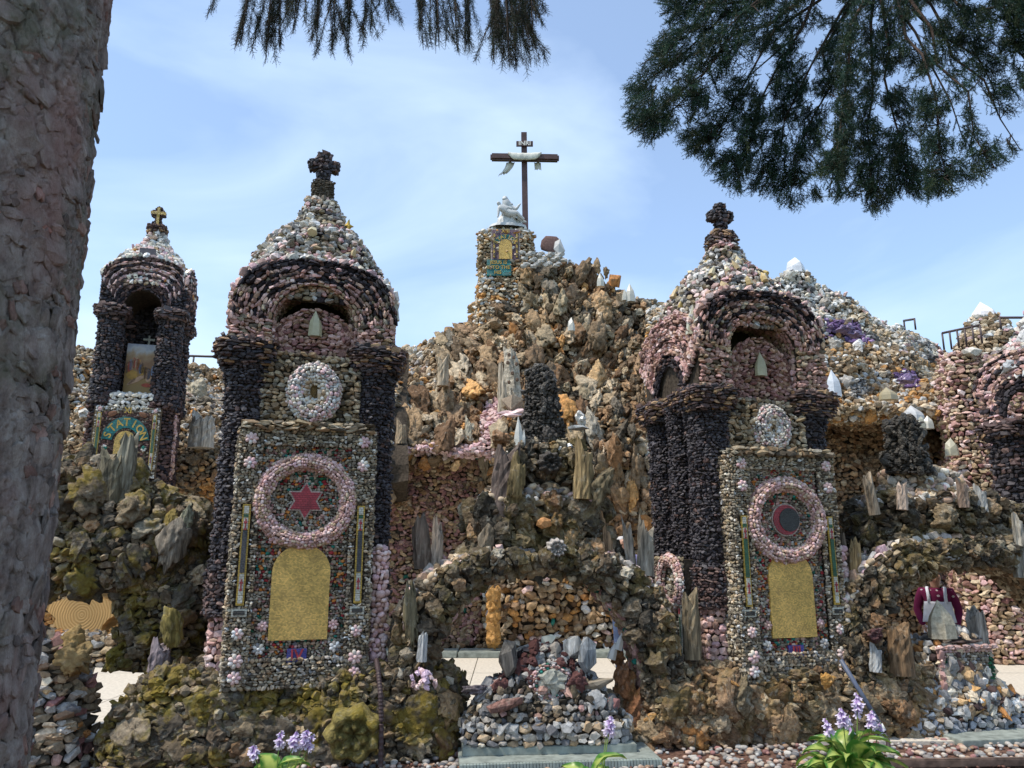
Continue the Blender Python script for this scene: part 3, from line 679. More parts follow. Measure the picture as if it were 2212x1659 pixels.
    # side faces of the head
    for sx in ((-1, 1) if o.get('right') else (-1,)):
        Ss = arch_patch(.24, cz+.1, .34, .62, os_-.05, top-os_-.1, .6, 2.4, side=(sx*.705, -sx))
        rows(T, Ss, .03, .052, .05, (lambda u, v, p: np.where((v < .22)[:, None], bandB(u, v, p), np.where(((v*9).astype(int) % 3 == 1)[:, None], mixp(MAROON, 1, PINK, 1)(u, v, p), mixp(PINK, 4, PALEPINK, 2)(u, v, p)))), 'chunk', jit=.2, proud=.3); backing(T, Ss, 30, 6, .02)
        box(T, 'side_niche_back', (sx*.56, .6, cz+.28), (.1, .5, .42), 'mortar')
    # solid head behind the faces
    out = [(ohw*.96*math.copysign(abs(math.cos(t))**(2/2.6), math.cos(t)), os_+(top-os_)*.95*abs(math.sin(t))**(2/2.6)) for t in np.linspace(0, PI, 24)]
    inn = [(ihw*1.03*math.cos(t), sp+rise*1.05*math.sin(t)) for t in np.linspace(PI, 0, 24)]
    pts = out+[(-ohw*.96, H0), (-ihw*1.03, H0)]+inn+[(ihw*1.03, H0), (ohw*.96, H0)]
    V = [(x, .05, z) for x, z in pts]+[(x, .5, z) for x, z in pts]; n = len(pts)
    F = [(i, i+n, (i+1) % n+n, (i+1) % n) for i in range(n)]; T.part('head_core', V, F, 'mortar')
    prism(T, 'head_back', out+[(-ohw*.96, H0), (ohw*.96, H0)], .5, D-.02, 'mortar')
    # crown row of large pale stones along the arch
    S = lambda u, v: np.stack([(ohw+.01)*np.sign(np.cos(PI*(1-u)))*np.abs(np.cos(PI*(1-u)))**(2/2.6), .0+.12*v, os_+.01+(top-os_+.02)*np.abs(np.sin(PI*(1-u)))**(2/2.6)], -1)
    rows(T, S, .045, .07, .06, clump(mixp(WHITE, 3, PALEPINK, 2), mixp(PALEPINK, 2, PINK, 2), 4, 0), 'chunk', jit=.3, proud=.35, cull=1.2, mask=lambda u, v, p: np.abs(u-.5) < .42)
    # bell-shaped roof
    rz = o['roof']; b0 = top-.36; hh = rz-b0
    prof = [(b0, .68, .55), (b0+hh*.28, .64, .52), (b0+hh*.42, .57, .48), (b0+hh*.53, .485, .43), (b0+hh*.62, .40, .36), (b0+hh*.70, .295, .28), (b0+hh*.77, .22, .21), (b0+hh*.90, .165, .16), (rz, .12, .12)]
    S = body([q+(0, .6) for q in prof], 2.6, .02, 4, seed=o['i'])
    rpal = clump(mixp(WHITE, 2.2, GREYS, 3, PALEPINK, .8, PEB, 2, GRIT, 2), clump(mixp(PALEPINK, 3, WHITE, 1, ROSE, 1), mixp(GRIT, 2, GREYS, 1, BLACK, .5), 6, 0, .2, 9), 4, .1, .2, 31+o['i'])
    rows(T, S, .038, .055, .05, rpal, 'chunk', 'stone', jit=.35, proud=.3, var=.4, cull=.6); backing(T, S, 32, 14, .03, name='roof_core')
    lumps(T, S, 26, .06, .12, mixp(WHITE, 1, GREYS, 2, PALEPINK, 1, ROSE, .6, GRIT, 1), 'gnarl', 'crystal', vr=(.25, .85), tall=.9, name='quartz_lump')
    lumps(T, S, o['ncry'], .05, .10, mixp(C((.55, .42, .14), (.5, .38, .18), (.58, .5, .3)), 1), 'crystal', 'crystal', vr=(.2, .8), ur=(.0, .8), tall=1.5, proud=.5, jit=.5, name='yellow_crystal', up=.1)
    for sx in (-1, 1):
        put(T, 'corner_spike', 'crystal', 'crystal', (sx*.68, .12, side+.0+.07), (.11, .09, .32), (.48, .47, .34), (0, -sx*.12, 0), tpl=2+sx)
    # finial
    cx, cy = 0, .6; fb = o['finial']
    if fb == 'block':
        S = body([(rz-.02, .10, .10, cx, cy), (rz+.17, .10, .10, cx, cy), (rz+.175, .01, .01, cx, cy)], 8)
        rows(T, S, .022, .03, .02, mixp(C((.07, .06, .045), (.09, .075, .055)), 1), 'chip', 'stone', jit=.2); backing(T, S, 24, 4, .005, 'mortar_lt', 'finial_block'); z0 = rz+.17
    else:
        S = body([(rz-.04, .14, .14, cx, cy), (rz+.06, .14, .14, cx, cy), (rz+.12, .1, .1, cx, cy), (rz+.13, .01, .01, cx, cy)], 3)
        rows(T, S, .03, .06, .05, mixp(MAROON, 3, BROWN, 2, BLACK, 1), 'chunk', 'black', jit=.25); backing(T, S, 24, 4, .02, 'mortar', 'finial_block'); z0 = rz+.12
    crossmesh(T, 'cross', cx, cy, z0, o['crosstop'], .145, .105, .11, mixp(BLACK, 4, MAROON, 1.2), barz=z0+(o['crosstop']-z0)*.6)
    # left side panel with its own half-seen ring
    if o['i'] == 2:
        S = lambda u, v: np.stack([np.full_like(u, -.81), .86-.56*u, .5+1.0*v], -1); rows(T, S, .03, .04, .035, mixp(GRIT, 5, WHITE, 1), 'chip', jit=.4); box(T, 'side_slab', (-.70, .58, .98), (.20, .56, 1.0), 'mortar')
        def SR(u, v):
            t = 2*PI*u; q = PI*(1.12*v-.06); A = .19-.045*np.cos(q); return np.stack([-.835-.045*np.sin(q), .50+A*np.cos(t), 1.27+A*1.1*np.sin(t)], -1)
        rows(T, SR, .026, .028, .026, mixp(PALEPINK, 2, PINK, 3, WHITE, 1), 'pebble', 'pebble', jit=.3, cull=.6); backing(T, SR, 36, 6, .01, 'mortar_lt', 'ring_core')
        box(T, 'side_strip', (-.832, .36, .80), (.012, .04, .55), 'whitet'); box(T, 'side_strip', (-.837, .36, .80), (.012, .02, .34), 'greent'); box(T, 'red_cross', (-.842, .36, 1.02), (.008, .025, .05), 'redt'); box(T, 'red_cross', (-.842, .36, .58), (.008, .025, .05), 'redt')
    T.finish(295)

def rot16(x, y): return (x, y, 0)
RZ = math.radians(16)
G_T = 'stone shrine towers in the front row'
t1 = Thing('shrine_tower', 'nearest stone shrine tower with a red six-pointed star in its pebble ring', 'shrine tower', (-1.735, 6.32, 0), RZ, G_T)
tower(t1, dict(i=1, panel=(.62, 2.55), cap=3.22, archtop=4.11, spring=3.52, rise=.35, bands='tpkmpkpkmkkk', roof=4.98, crosstop=5.49, finial='block', emblem='star', num='IV', strip='navyt', ncry=9))
put(t1, 'yellow_cross_ornament', 'chunk', 'stone', (.26, .40, 4.66), (.1, .04, .04), (.6, .42, .1)); put(t1, 'yellow_cross_ornament', 'chunk', 'stone', (.26, .40, 4.66), (.035, .045, .14), (.6, .42, .1))
t2 = Thing('shrine_tower', 'stone shrine tower with a red crescent moon on a black disc in its pebble ring', 'shrine tower', (2.44, 7.0, 0), RZ, G_T)
tower(t2, dict(i=2, panel=(.56, 2.42), cap=2.95, archtop=4.06, spring=3.45, rise=.33, bands='tpmkpkppkkmk', roof=4.80, crosstop=5.26, finial='round', emblem='moon', num='III', strip='greent', ncry=26))
torus_stones_side = None

# ------------------------------------------------------------------ nets: surfaces through real points in depth
def net(T, cols, amp=0., fs=2., seed=0):
    """cols: (u, [(v, Y), ...]) control columns left to right, each bottom to top"""
    G = np.array([[T.at(u, v, Y) for v, Y in rws] for u, rws in cols]); nu, nv = G.shape[:2]
    wd = np.concatenate([[0], np.cumsum(np.linalg.norm(np.diff(G[:, nv//2], axis=0), axis=1))]); wd /= wd[-1]
    hd = np.concatenate([[0], np.cumsum(np.linalg.norm(np.diff(G.mean(0), axis=0), axis=1))]); hd /= hd[-1]
    def S(u, v):
        i = np.clip(np.searchsorted(wd, u, 'right')-1, 0, nu-2); j = np.clip(np.searchsorted(hd, v, 'right')-1, 0, nv-2)
        a = ((u-wd[i])/(wd[i+1]-wd[i]))[:, None]; b = ((v-hd[j])/(hd[j+1]-hd[j]))[:, None]
        p = G[i, j]*(1-a)*(1-b)+G[i+1, j]*a*(1-b)+G[i, j+1]*(1-a)*b+G[i+1, j+1]*a*b
        if amp:
            k = amp*fbm(p*fs+seed, 3, seed); p = p+np.stack([k*.3, -k, k*.5*np.clip((.98-v)*20, 0, 1)], -1)
        return p
    return S
def inpoly(x, y, P):
    c = np.zeros(len(x), bool); n = len(P)
    for i in range(n):
        x0, y0 = P[i]; x1, y1 = P[(i+1) % n]
        c ^= ((y0 > y) != (y1 > y)) & (x < (x1-x0)*(y-y0)/((y1-y0) or 1e-9)+x0)
    return c
def regions(base, *rg):
    """base palette, then (outline as seen in the survey picture, palette) for patches of other stone"""
    def f(u, v, p):
        out = base(u, v, p); X, Y = proj(p); X = X+rng.normal(0, 5, len(X)); Y = Y+rng.normal(0, 4, len(Y))
        for P, pal in rg:
            m = inpoly(X, Y, P)
            if m.any(): out[m] = pal(u[m], v[m], p[m])
        return out
    return f
WARM = clump(mixp(BROWN, 5, TUFAL, 4, TAN, 1.6, ORANGE, 1.2), mixp(TUFA, 1.2, TUFAL, 2, BROWN, 2, GRIT, 1), 1.3, .0, .2, 77)
PALE = clump(mixp(WHITE, 3, TAN, 3, PEB, 2, GRIT, 1), mixp(TAN, 3, ORANGE, .8, TUFAL, 2, WHITE, 1), 1.6, .0, .25, 78)
RECESS = mixp(ROSE, 5, TUFAL, 2, PINK, .6, BROWN, 2, TEAL, .06)

# ------------------------------------------------------------------ central rock mountain
mt = Thing('rock_mountain', 'tall brown rock mountain of the grotto carrying the timber cross', 'grotto', (1.0, 12.6, 0))
tops = [(835, 766), (900, 748), (960, 722), (1010, 702), (1034, 668), (1044, 640), (1090, 600), (1130, 566), (1200, 556), (1260, 586), (1300, 600), (1345, 645), (1400, 658), (1450, 668)]
cols = []
for x, t in tops:
    r = [(1405, 12.3), (1300, 12.35), (1060, 12.3), (1000, 12.0), (978, 11.6)]
    if x > 1080: r = [(1405, 12.0), (1300, 11.9), (1100, 11.8), (1040, 11.75), (978, 11.7)]
    for k in (1, 2, 3, 4): r.append((978+(t-978)*k/4, 11.7+.52*k))
    cols.append((x, r))
S = net(mt, cols, .16, 1.6, 4)
pinkpath = [(1048, 868), (1088, 866), (1082, 920), (1078, 975), (1068, 1000), (990, 985), (860, 978), (862, 960), (990, 962), (1035, 950)]
mpal = regions(WARM, (pinkpath, mixp(PALEPINK, 4, PINK, .5)), ([(840, 740), (990, 700), (990, 800), (930, 860), (840, 900)], PALE),
               ([(845, 1000), (1040, 990), (1040, 1390), (845, 1390)], RECESS), ([(1395, 940), (1440, 940), (1440, 1010), (1395, 1010)], mixp(PALEPINK, 3, PINK, 1)),
               ([(1200, 520), (1250, 560), (1225, 580), (1150, 560)], P1(WHITE)), ([(1040, 1240), (1340, 1240), (1340, 1400), (1040, 1400)], mixp(WHITE, 1, ORANGE, 1.6, BROWN, 5, TEAL, .15, PALEPINK, .4, TAN, 2, TUFAL, 2)))
inpink = lambda p: inpoly(*proj(mt.w(p)), pinkpath)
inrec = lambda p: inpoly(*proj(mt.w(p)), [(845, 1005), (1040, 995), (1040, 1395), (845, 1395)])
rows(mt, S, .085, .12, .11, mpal, 'rub', 'far', jit=.5, proud=.3, var=.45, mask=lambda u, v, p: ~inpink(p) & ~inrec(p))
rows(mt, S, .06, .085, .07, mpal, 'chunk', 'stone', jit=.4, proud=.3, var=.45, mask=lambda u, v, p: inpink(p) | inrec(p))
backing(mt, S, 90, 60, .05, 'mortar')
ok = lambda u, v, p: ~inpink(p) & ~inrec(p) & ~inpoly(*proj(mt.w(p)), [(840, 740), (960, 700), (960, 800), (930, 860), (840, 900)])
lumps(mt, S, 190, .18, .42, WARM, 'boulder', 'far', ok, tall=2.0, flatn=.95, proud=.3, gap=.66, jit=.16, vr=(.3, .98))
lumps(mt, S, 650, .09, .22, WARM, 'gnarl', 'far', ok, tall=1.5, flatn=1.1, proud=.55, gap=.62, jit=.35, vr=(.25, 1))
lumps(mt, S, 90, .10, .2, mixp(TAN, 1, TUFAL, 2, BROWN, 1), 'boulder', 'wood', ok, tall=2.6, flatn=1, proud=.5, jit=.12, vr=(.35, 1), name='petrified_log')
lumps(mt, S, 70, .14, .32, mixp(ROSE, 1, TUFAL, 2, TAN, 1), 'rosette', 'far', lambda u, v, p: inrec(p), tall=1, flatn=.3, proud=.2, gap=.8, jit=.1, name='geode')
for (x, y, Y, s, c) in [(1087, 835, 12.2, (.2, .2, .85), (.42, .36, .27)), (957, 800, 12.6, (.22, .2, .55), (.4, .32, .22)), (1014, 925, 12.05, (.17, .15, .42), (.5, .45, .34)), (867, 930, 11.9, (.2, .15, .42), (.3, .23, .15))]:
    put(mt, 'petrified_log', 'log', 'wood', mt.at(x, y, Y-.35), s, c)
put(mt, 'pale_stalagmite_foot', 'chunk', 'stone', mt.at(1104, 868, 11.6), (.32, .3, .2), (.3, .24, .17))
for x, y, h in [(1188, 826, .38), (1234, 700, .28), (1400, 972, .26), (1297, 604, .3), (1362, 632, .4), (1350, 636, .26)]:
    put(mt, 'white_crystal', 'crystal', 'crystal', mt.at(x, y, 11.75+.6*max(0, (978-y))/120*.5 if y > 650 else 13.1), (h*.45, h*.35, h*.9), (.5, .49, .42))
for x, y, h in [(1290, 575, .32), (1310, 590, .22), (1265, 580, .25)]:
    put(mt, 'rock_pinnacle', 'gnarl', 'far', mt.at(x, y, 13.5), (.14, .14, h*1.2), (.28, .2, .12))
put(mt, 'orange_log_butt', 'chunk', 'wood', mt.at(1329, 608, 13.3), (.24, .2, .26), (.45, .2, .07))
# dark skull-like knob and the round reddish disc by the pillar
for k in range(5): put(mt, 'orange_slab', 'boulder', 'far', mt.at(1066, 1285+k*24, 11.7), (.24, .16, .3), (.55, .30, .1))
disc = put(mt, 'red_stone_disc', 'pebble', 'stone', mt.at(1190, 530, 13.9), (.42, .12, .40), (.16, .10, .09))
put(mt, 'white_rock', 'rub', 'crystal', mt.at(1208, 538, 13.5), (.22, .2, .4), (.42, .42, .4), tpl=10)
for k in range(26): put(mt, 'white_rock', 'chunk', 'stone', mt.at(1128+(k*37 % 90), 545+(k*23 % 34), 13.1), (.14, .1, .08), (.46, .45, .42))
mt.finish(300)

# ------------------------------------------------------------------ station pillar on the mountain
pl = Thing('station_pillar', 'tan stone pillar with a small gold and purple mosaic panel at the mountain top', 'pillar', (-.12, 13.75, 5.0))
zt = at(1090, 497, 13.35)[2]-5.0
S = body([(0, .62, .42), (zt-.9, .5, .42), (zt-.06, .50, .42), (zt, .47, .4), (zt+.02, .01, .01)], 7, .02, 3)
rows(pl, S, .05, .085, .08, clump(mixp(TAN, 3, TUFAL, 2, GRIT, 1), mixp(TAN, 1, ORANGE, .5, WHITE, 1), 2), 'chunk', jit=.35, proud=.35, cull=.6); backing(pl, S, 40, 10, .03)
lumps(pl, S, 30, .1, .2, P1(WHITE), 'gnarl', 'crystal', vr=(.9, .97), ur=(0, 1), tall=.8)
py = -.47; pc = pl.at(1092, 530, 13.3); pxc = pc[0]
box(pl, 'panel_slab', (pxc, py+.03, pc[2]), (.56, .06, .66), 'palet')
box(pl, 'panel_field', (pxc, py-.003, pc[2]), (.5, .02, .6), tiles('purple_mosaic', (.13, .07, .1), 40, .5, .5))
for sx in (-1, 1):
    q = box(pl, 'mosaic_strip', (pxc+sx*.215, py-.018, pc[2]-.02), (.035, .02, .48), 'yellowt')
    for k in range(4): box(pl, 'dark_tile', (pxc+sx*.215, py-.03, pc[2]-.2+k*.11), (.02, .01, .05), 'blackt', parent=q)
gw = .125; pts = [(pxc-gw, pc[2]-.29), (pxc+gw, pc[2]-.29)]+[(pxc+gw*math.cos(t), pc[2]-.02+gw*math.sin(t)) for t in np.linspace(0, PI, 17)]
prism(pl, 'gold_tablet', pts, py-.03, py, 'gold')
def arcband(T, cx, cz, r0, r1, a0, a1, y0, y1, mat):
    A = np.linspace(a0, a1, 20); prism(T, 'teal_arch_band', [(cx+r0*math.cos(t), cz+r0*math.sin(t)) for t in A]+[(cx+r1*math.cos(t), cz+r1*math.sin(t)) for t in A[::-1]], y0, y1, mat)
arcband(pl, pxc, pc[2]-.03, .145, .24, .35, PI-.35, py-.02, py, 'tealt')
textmesh(pl, 'lettering_numeral', 'XIII', (pxc, pc[2]+.27), .11, 'yellowt', py-.026)
for k, ch in enumerate('STATION'):
    a = PI-.42-(PI-.84)*k/6; textmesh(pl, 'letter', ch, (pxc+.19*math.cos(a), pc[2]-.03+.19*math.sin(a)), .10, 'yellowt', py-.028, rot=(PI/2-a))
wc = pl.at(1078, 579, 13.3)
box(pl, 'word_panel', (wc[0], py+.02, wc[2]), (.46, .06, .32), 'tealt')
for k, tx in enumerate(('JESUS IS', 'INTO THE', 'HIS ')): textmesh(pl, 'lettering', tx, (wc[0]-.01, wc[2]+.10-k*.1), .095, 'yellowt', py-.016)
pl.finish(250)

# ------------------------------------------------------------------ great timber cross
cy = 13.85; b = at(1136, 492, cy); tp = at(1132, 288, cy); cxx = b[0]-.02
cr = Thing('timber_cross', 'tall brown timber cross with a white cloth over its arms', 'cross', (cxx, cy, b[2]-.25))
H = tp[2]-b[2]+.25; az = at(1132, 345, cy)[2]-cr.loc[2]
box(cr, 'upright', (0, 0, H/2), (.115, .11, H), 'crosswood', .004, rot=(0, -.01, 0))
box(cr, 'crossbeam', (0, -.075, az), (1.39, .13, .15), 'crosswood', .03, rot=(0, .018, 0))
tz = at(1132, 315, cy)[2]-cr.loc[2]; tb = box(cr, 'title_board', (0, -.075, tz), (.34, .035, .115), 'crosswood', .004)
textmesh(cr, 'lettering', 'INRI', (0, tz), .135, 'white', -.10)
# draped cloth: swag in front, tails behind the beam
V = []; F = []
n = 16
for i in range(n+1):
    s = -1+2*i/n; wtop = .085+.0*s; zt_ = az+.085-.02*(1-s*s); zb_ = az-.055-.035*(1-s*s)+(.10*max(0, abs(s)-.72)/.28); xx = .34*s
    for j in range(5):
        t = j/4; V.append((xx, -.155-.02*math.sin(t*PI)-.008*math.sin(i*2.1+j), zt_+(zb_-zt_)*t))
for i in range(n):
    for j in range(4): a = i*5+j; F.append((a, a+1, a+6, a+5))
sw = cr.part('cloth_swag', V, F, 'cloth', True); sm = sw.modifiers.new('thickness', 'SOLIDIFY'); sm.thickness = .012
for sx, wd, ln in ((-1, .17, .26), (1, .13, .17)):
    V = []; F = []
    for i in range(7):
        for j in range(6):
            t = j/5; x = sx*(.20+wd*i/6)-(.12*sx*-t*t if sx < 0 else 0); z = az-.06-ln*t*(1-.35*(i % 2)*t*.5)-(0.05*t*(i/6) if sx < 0 else 0)
            V.append((x+(-.05*t if sx < 0 else .01*t), .0+.02*math.sin(i*1.4), z))
    for i in range(6):
        for j in range(5): a = i*6+j; F.append((a, a+1, a+7, a+6))
    tl = cr.part('cloth_tail', V, F, 'cloth', True); tm_ = tl.modifiers.new('thickness', 'SOLIDIFY'); tm_.thickness = .008

# ------------------------------------------------------------------ white statue group (plain veiled figure holding a lying one)
def skinned(T, name, joints, edges, mat, sub=2, parent=None):
    me = bpy.data.meshes.new(name); me.from_pydata([j[:3] for j in joints], edges, [])
    o = bpy.data.objects.new(name, me); COL.objects.link(o); o.parent = parent or T.o
    sk = o.modifiers.new('skin', 'SKIN'); sk.use_smooth_shade = True
    for k, j in enumerate(joints):
        r = j[3] if len(j) == 4 else (j[3], j[4]); me.skin_vertices[0].data[k].radius = (r, r) if not isinstance(r, tuple) else r
    me.skin_vertices[0].data[0].use_root = True
    o.modifiers.new('sub', 'SUBSURF').levels = sub; o.modifiers['sub'].render_levels = sub
    dg = bpy.context.evaluated_depsgraph_get(); me2 = bpy.data.meshes.new_from_object(o.evaluated_get(dg)); o.modifiers.clear(); o.data = me2
    me2.materials.clear(); me2.materials.append(M[mat] if isinstance(mat, str) else mat); me2.polygons.foreach_set('use_smooth', [True]*len(me2.polygons)); me2.name = name
    return o
sb = at(1096, 489, 13.45)
st = Thing('white_statue', 'white stone statue of a veiled seated figure holding a lying figure on the pillar', 'statue', (sb[0], 13.45, sb[2]-.06), 0.1)
S = body([(0, .37, .2), (.05, .36, .2), (.09, .28, .16), (.11, .01, .01)], 2.3, .02, 6); backing(st, S, 30, 8, 0, 'statue', 'plinth')
# robe: seated draped mass with fold relief
def robe(u, v):
    z = .08+.40*v; a = np.interp(v, [0, .25, .55, .8, 1], [.24, .23, .15, .12, .06]); bb = np.interp(v, [0, .25, .55, .8, 1], [.17, .16, .12, .09, .06]); cx_ = np.interp(v, [0, .5, 1], [.03, .05, -.02])
    t = 2*PI*u; f = 1+.07*np.sin(t*9+v*5)+.04*np.sin(t*17)
    return np.stack([cx_+a*f*np.cos(t), bb*f*np.sin(t), z+.0*t], -1)
backing(st, robe, 90, 24, 0, 'statue', 'robe'); [p_ for p_ in st.o.children if p_.name.startswith('robe')][0].data.polygons.foreach_set('use_smooth', [True]*(89*23))
skinned(st, 'veiled_figure', [(.02, 0, .42, .10), (-.03, -.02, .52, .085), (-.06, -.05, .585, .055), (-.07, -.06, .64, .05), (-.02, 0, .60, .05), (.10, -.02, .45, .055), (.17, -.06, .40, .035), (.22, -.1, .47, .022), (.255, -.11, .50, .008), (-.13, -.05, .43, .05), (-.17, -.12, .36, .035)],
        [(0, 1), (1, 2), (2, 3), (1, 4), (0, 5), (5, 6), (6, 7), (7, 8), (0, 9), (9, 10)], 'statue')
veil = skinned(st, 'veil', [(.03, .03, .48, .11), (-.03, .02, .59, .07), (-.055, -.005, .655, .062), (-.075, -.03, .67, .035)], [(0, 1), (1, 2), (2, 3)], 'statue')
skinned(st, 'lying_figure', [(-.02, -.15, .24, .062), (-.10, -.17, .33, .072), (-.16, -.17, .41, .034), (-.19, -.18, .45, .046), (-.205, -.19, .48, .03), (-.19, -.2, .34, .03), (-.19, -.22, .22, .024), (-.21, -.22, .13, .014), (-.01, -.2, .36, .03), (.08, -.22, .33, .024), (.08, -.17, .22, .058), (.17, -.2, .25, .05), (.23, -.2, .19, .036), (.31, -.18, .13, .026), (.2, -.14, .18, .04), (.29, -.13, .12, .028), (.36, -.14, .10, .02)],
        [(0, 1), (1, 2), (2, 3), (3, 4), (1, 5), (5, 6), (6, 7), (1, 8), (8, 9), (0, 10), (10, 11), (11, 12), (12, 13), (10, 14), (14, 15), (15, 16)], 'statue')

# ------------------------------------------------------------------ grotto wings
lw = Thing('left_grotto_wing', 'low pale rock wing behind the tower with the painting', 'grotto', (-5, 12.6, 0))
tops = [(40, 745), (170, 748), (260, 770), (400, 790), (500, 796), (620, 790), (760, 776), (880, 752)]
cols = [(x, [(1410, 12.4), (1250, 12.4), (1095, 12.4), (1080, 11.6), (1045, 11.2), (1000, 11.2)]+[(1000+(t-1000)*k/3, 11.2+.55*k) for k in (1, 2, 3)]) for x, t in tops]
S = net(lw, cols, .14, 1.6, 8)
lpal = regions(PALE, ([(60, 960), (520, 960), (520, 1085), (60, 1085)], WARM), ([(60, 1085), (900, 1085), (900, 1400), (60, 1400)], RECESS), ([(430, 1030), (520, 1030), (520, 1075), (430, 1075)], mixp(ORANGE, 2, BROWN, 1)), ([(80, 1250), (260, 1250), (260, 1385), (80, 1385)], mixp(ORANGE, 3, BROWN, 2)))
lrec = lambda p: proj(lw.w(p))[1] > 1085
rows(lw, S, .06, .09, .08, lpal, 'rub', 'far', jit=.5, proud=.3, var=.4, mask=lambda u, v, p: ~lrec(p) & (p[:, 0] < 3.1)); rows(lw, S, .07, .1, .07, lpal, 'chunk', 'stone', jit=.35, mask=lambda u, v, p: lrec(p) & (p[:, 0] < 3.1)); backing(lw, S, 70, 40, .05)
mk = lambda u, v, p: p[:, 0] < 3.1
lumps(lw, S, 160, .14, .3, lpal, 'gnarl', 'far', lambda u, v, p: mk(u, v, p) & ~lrec(p), tall=1., flatn=.8, proud=.25, gap=.7, jit=.4)
lumps(lw, S, 80, .16, .3, mixp(ROSE, 1, TUFAL, 2), 'rosette', 'far', lambda u, v, p: mk(u, v, p) & lrec(p), tall=1, flatn=.3, jit=.1, proud=.2, gap=.8, name='geode')
put(lw, 'pointed_rock', 'boulder', 'far', lw.at(425, 850, 12.3), (.35, .3, .6), (.5, .44, .32)); put(lw, 'pale_stump', 'log', 'wood', lw.at(437, 925, 11.1), (.4, .35, .6), (.42, .37, .3))
lw.finish(290)
rw = Thing('right_grotto_wing', 'long sloping wing of the grotto in white and amber rock right of the mountain', 'grotto', (6, 12.4, 0))
tops = [(1390, 668), (1480, 655), (1600, 642), (1672, 604), (1700, 584), (1738, 584), (1766, 612), (1850, 652), (1900, 690), (1975, 724), (2020, 748), (2046, 768), (2072, 768), (2140, 768), (2300, 768)]
cols = []
for x, t in tops:
    if x < 2060: r = [(1410, 12.3), (1250, 12.4), (1110, 12.4), (925, 12.5), (905, 11.6), (885, 11.3)]
    else: r = [(1410, 11.3), (1250, 11.3), (1110, 11.3), (1000, 11.35), (930, 11.4), (885, 11.5)]
    cols.append((x, r+[(885+(t-885)*k/3, 11.4+.5*k) for k in (1, 2, 3)]))
S = net(rw, cols, .14, 1.5, 15)
purp = mixp(PURPLE, 1)
SLOPE = clump(mixp(TAN, 3, ORANGE, 1.0, WHITE, 1.5, GRIT, 1), mixp(TAN, 2, TUFAL, 2, ORANGE, 1.2, WHITE, 1), 1.8, 0, .25, 21)
rpal = regions(SLOPE, ([(1380, 560), (1780, 560), (1860, 640), (1990, 700), (2050, 760), (2030, 790), (1900, 740), (1780, 690), (1380, 690)], clump(mixp(WHITE, 4, GREYS, 2, PALEPINK, .5), mixp(WHITE, 2, TAN, 2, GRIT, 1), 2)),
    ([(1785, 690), (1850, 700), (1880, 735), (1850, 745), (1790, 725)], purp), ([(1930, 800), (1985, 805), (1990, 835), (1950, 835)], purp), ([(1835, 825), (1875, 825), (1880, 860), (1835, 860)], P1(GREYS)),
    ([(2025, 740), (2300, 740), (2300, 1400), (2035, 1400)], clump(mixp(PINK, 2, PALEPINK, 2, TAN, 1, ROSE, 1), mixp(ROSE, 1, TUFAL, 2, PINK, 2), 2)),
    ([(1780, 912), (2030, 912), (2030, 1400), (1780, 1400)], mixp(BROWN, 3, TUFAL, 2)))
rows(rw, S, .06, .085, .08, rpal, 'chunk', 'far', jit=.5, proud=.35, var=.45); backing(rw, S, 90, 50, .05)
lumps(rw, S, 260, .12, .26, rpal, 'gnarl', 'far', tall=.9, flatn=.8, proud=.25, gap=.6, jit=.4, vr=(.5, .99), mask=lambda u, v, p: proj(rw.w(p))[1] < 905)
lumps(rw, S, 40, .3, .6, mixp(BROWN, 3, TUFAL, 2), 'boulder', 'far', tall=.5, flatn=.5, proud=.15, gap=.7, jit=.1, mask=lambda u, v, p: inpoly(*proj(rw.w(p)), [(1790, 920), (2030, 920), (2030, 1180), (1790, 1180)]))
for q, s in (((1825, 712, 11.7), .3), ((1845, 722, 11.7), .26), ((1960, 818, 11.2), .3)): put(rw, 'purple_amethyst', 'boulder', 'crystal', rw.at(*q), (s*1.1, s, s*.6), (.17, .12, .22))
for x, y, Y, h, w, c in [(1718, 573, 12.9, .36, .4, (.8, .82, .85)), (1800, 828, 11.0, .48, .28, (.7, .75, .8)), (1972, 893, 10.95, .28, .34, (.7, .7, .68)), (1918, 850, 11.05, .22, .3, (.5, .42, .25)), (1985, 908, 10.9, .26, .2, (.66, .64, .5)), (2005, 912, 10.9, .22, .2, (.66, .64, .55)), (2055, 905+60, 11.0, .3, .24, (.55, .52, .38))]:
    put(rw, 'white_crystal', 'crystal', 'crystal', rw.at(x, y, Y), (w*.85, w*.6, h*.9), tuple(q_*.8 for q_ in c))
rw.finish(295)
pk = at(2126, 683, 13.2)
pr = Thing('stone_cone', 'tan stone cone with a pale crystal tip at the end of the right wing', 'cone', (pk[0], 13.2, 4.0))
z1 = pk[2]-4.0; S = body([(0, 1.0, .8), (z1*.5, .62, .55), (z1*.8, .4, .38), (z1*.97, .26, .26), (z1, .02, .02)], 2.2, .03, 3)
rows(pr, S, .07, .11, .09, mixp(TAN, 3, PALEPINK, .6, WHITE, 1, TUFAL, 1), 'chunk', 'far', jit=.35); backing(pr, S, 30, 10, .03); put(pr, 'crystal_tip', 'crystal', 'crystal', (0, 0, z1+.1), (.42, .4, .36), (.78, .74, .72)); pr.finish(150)
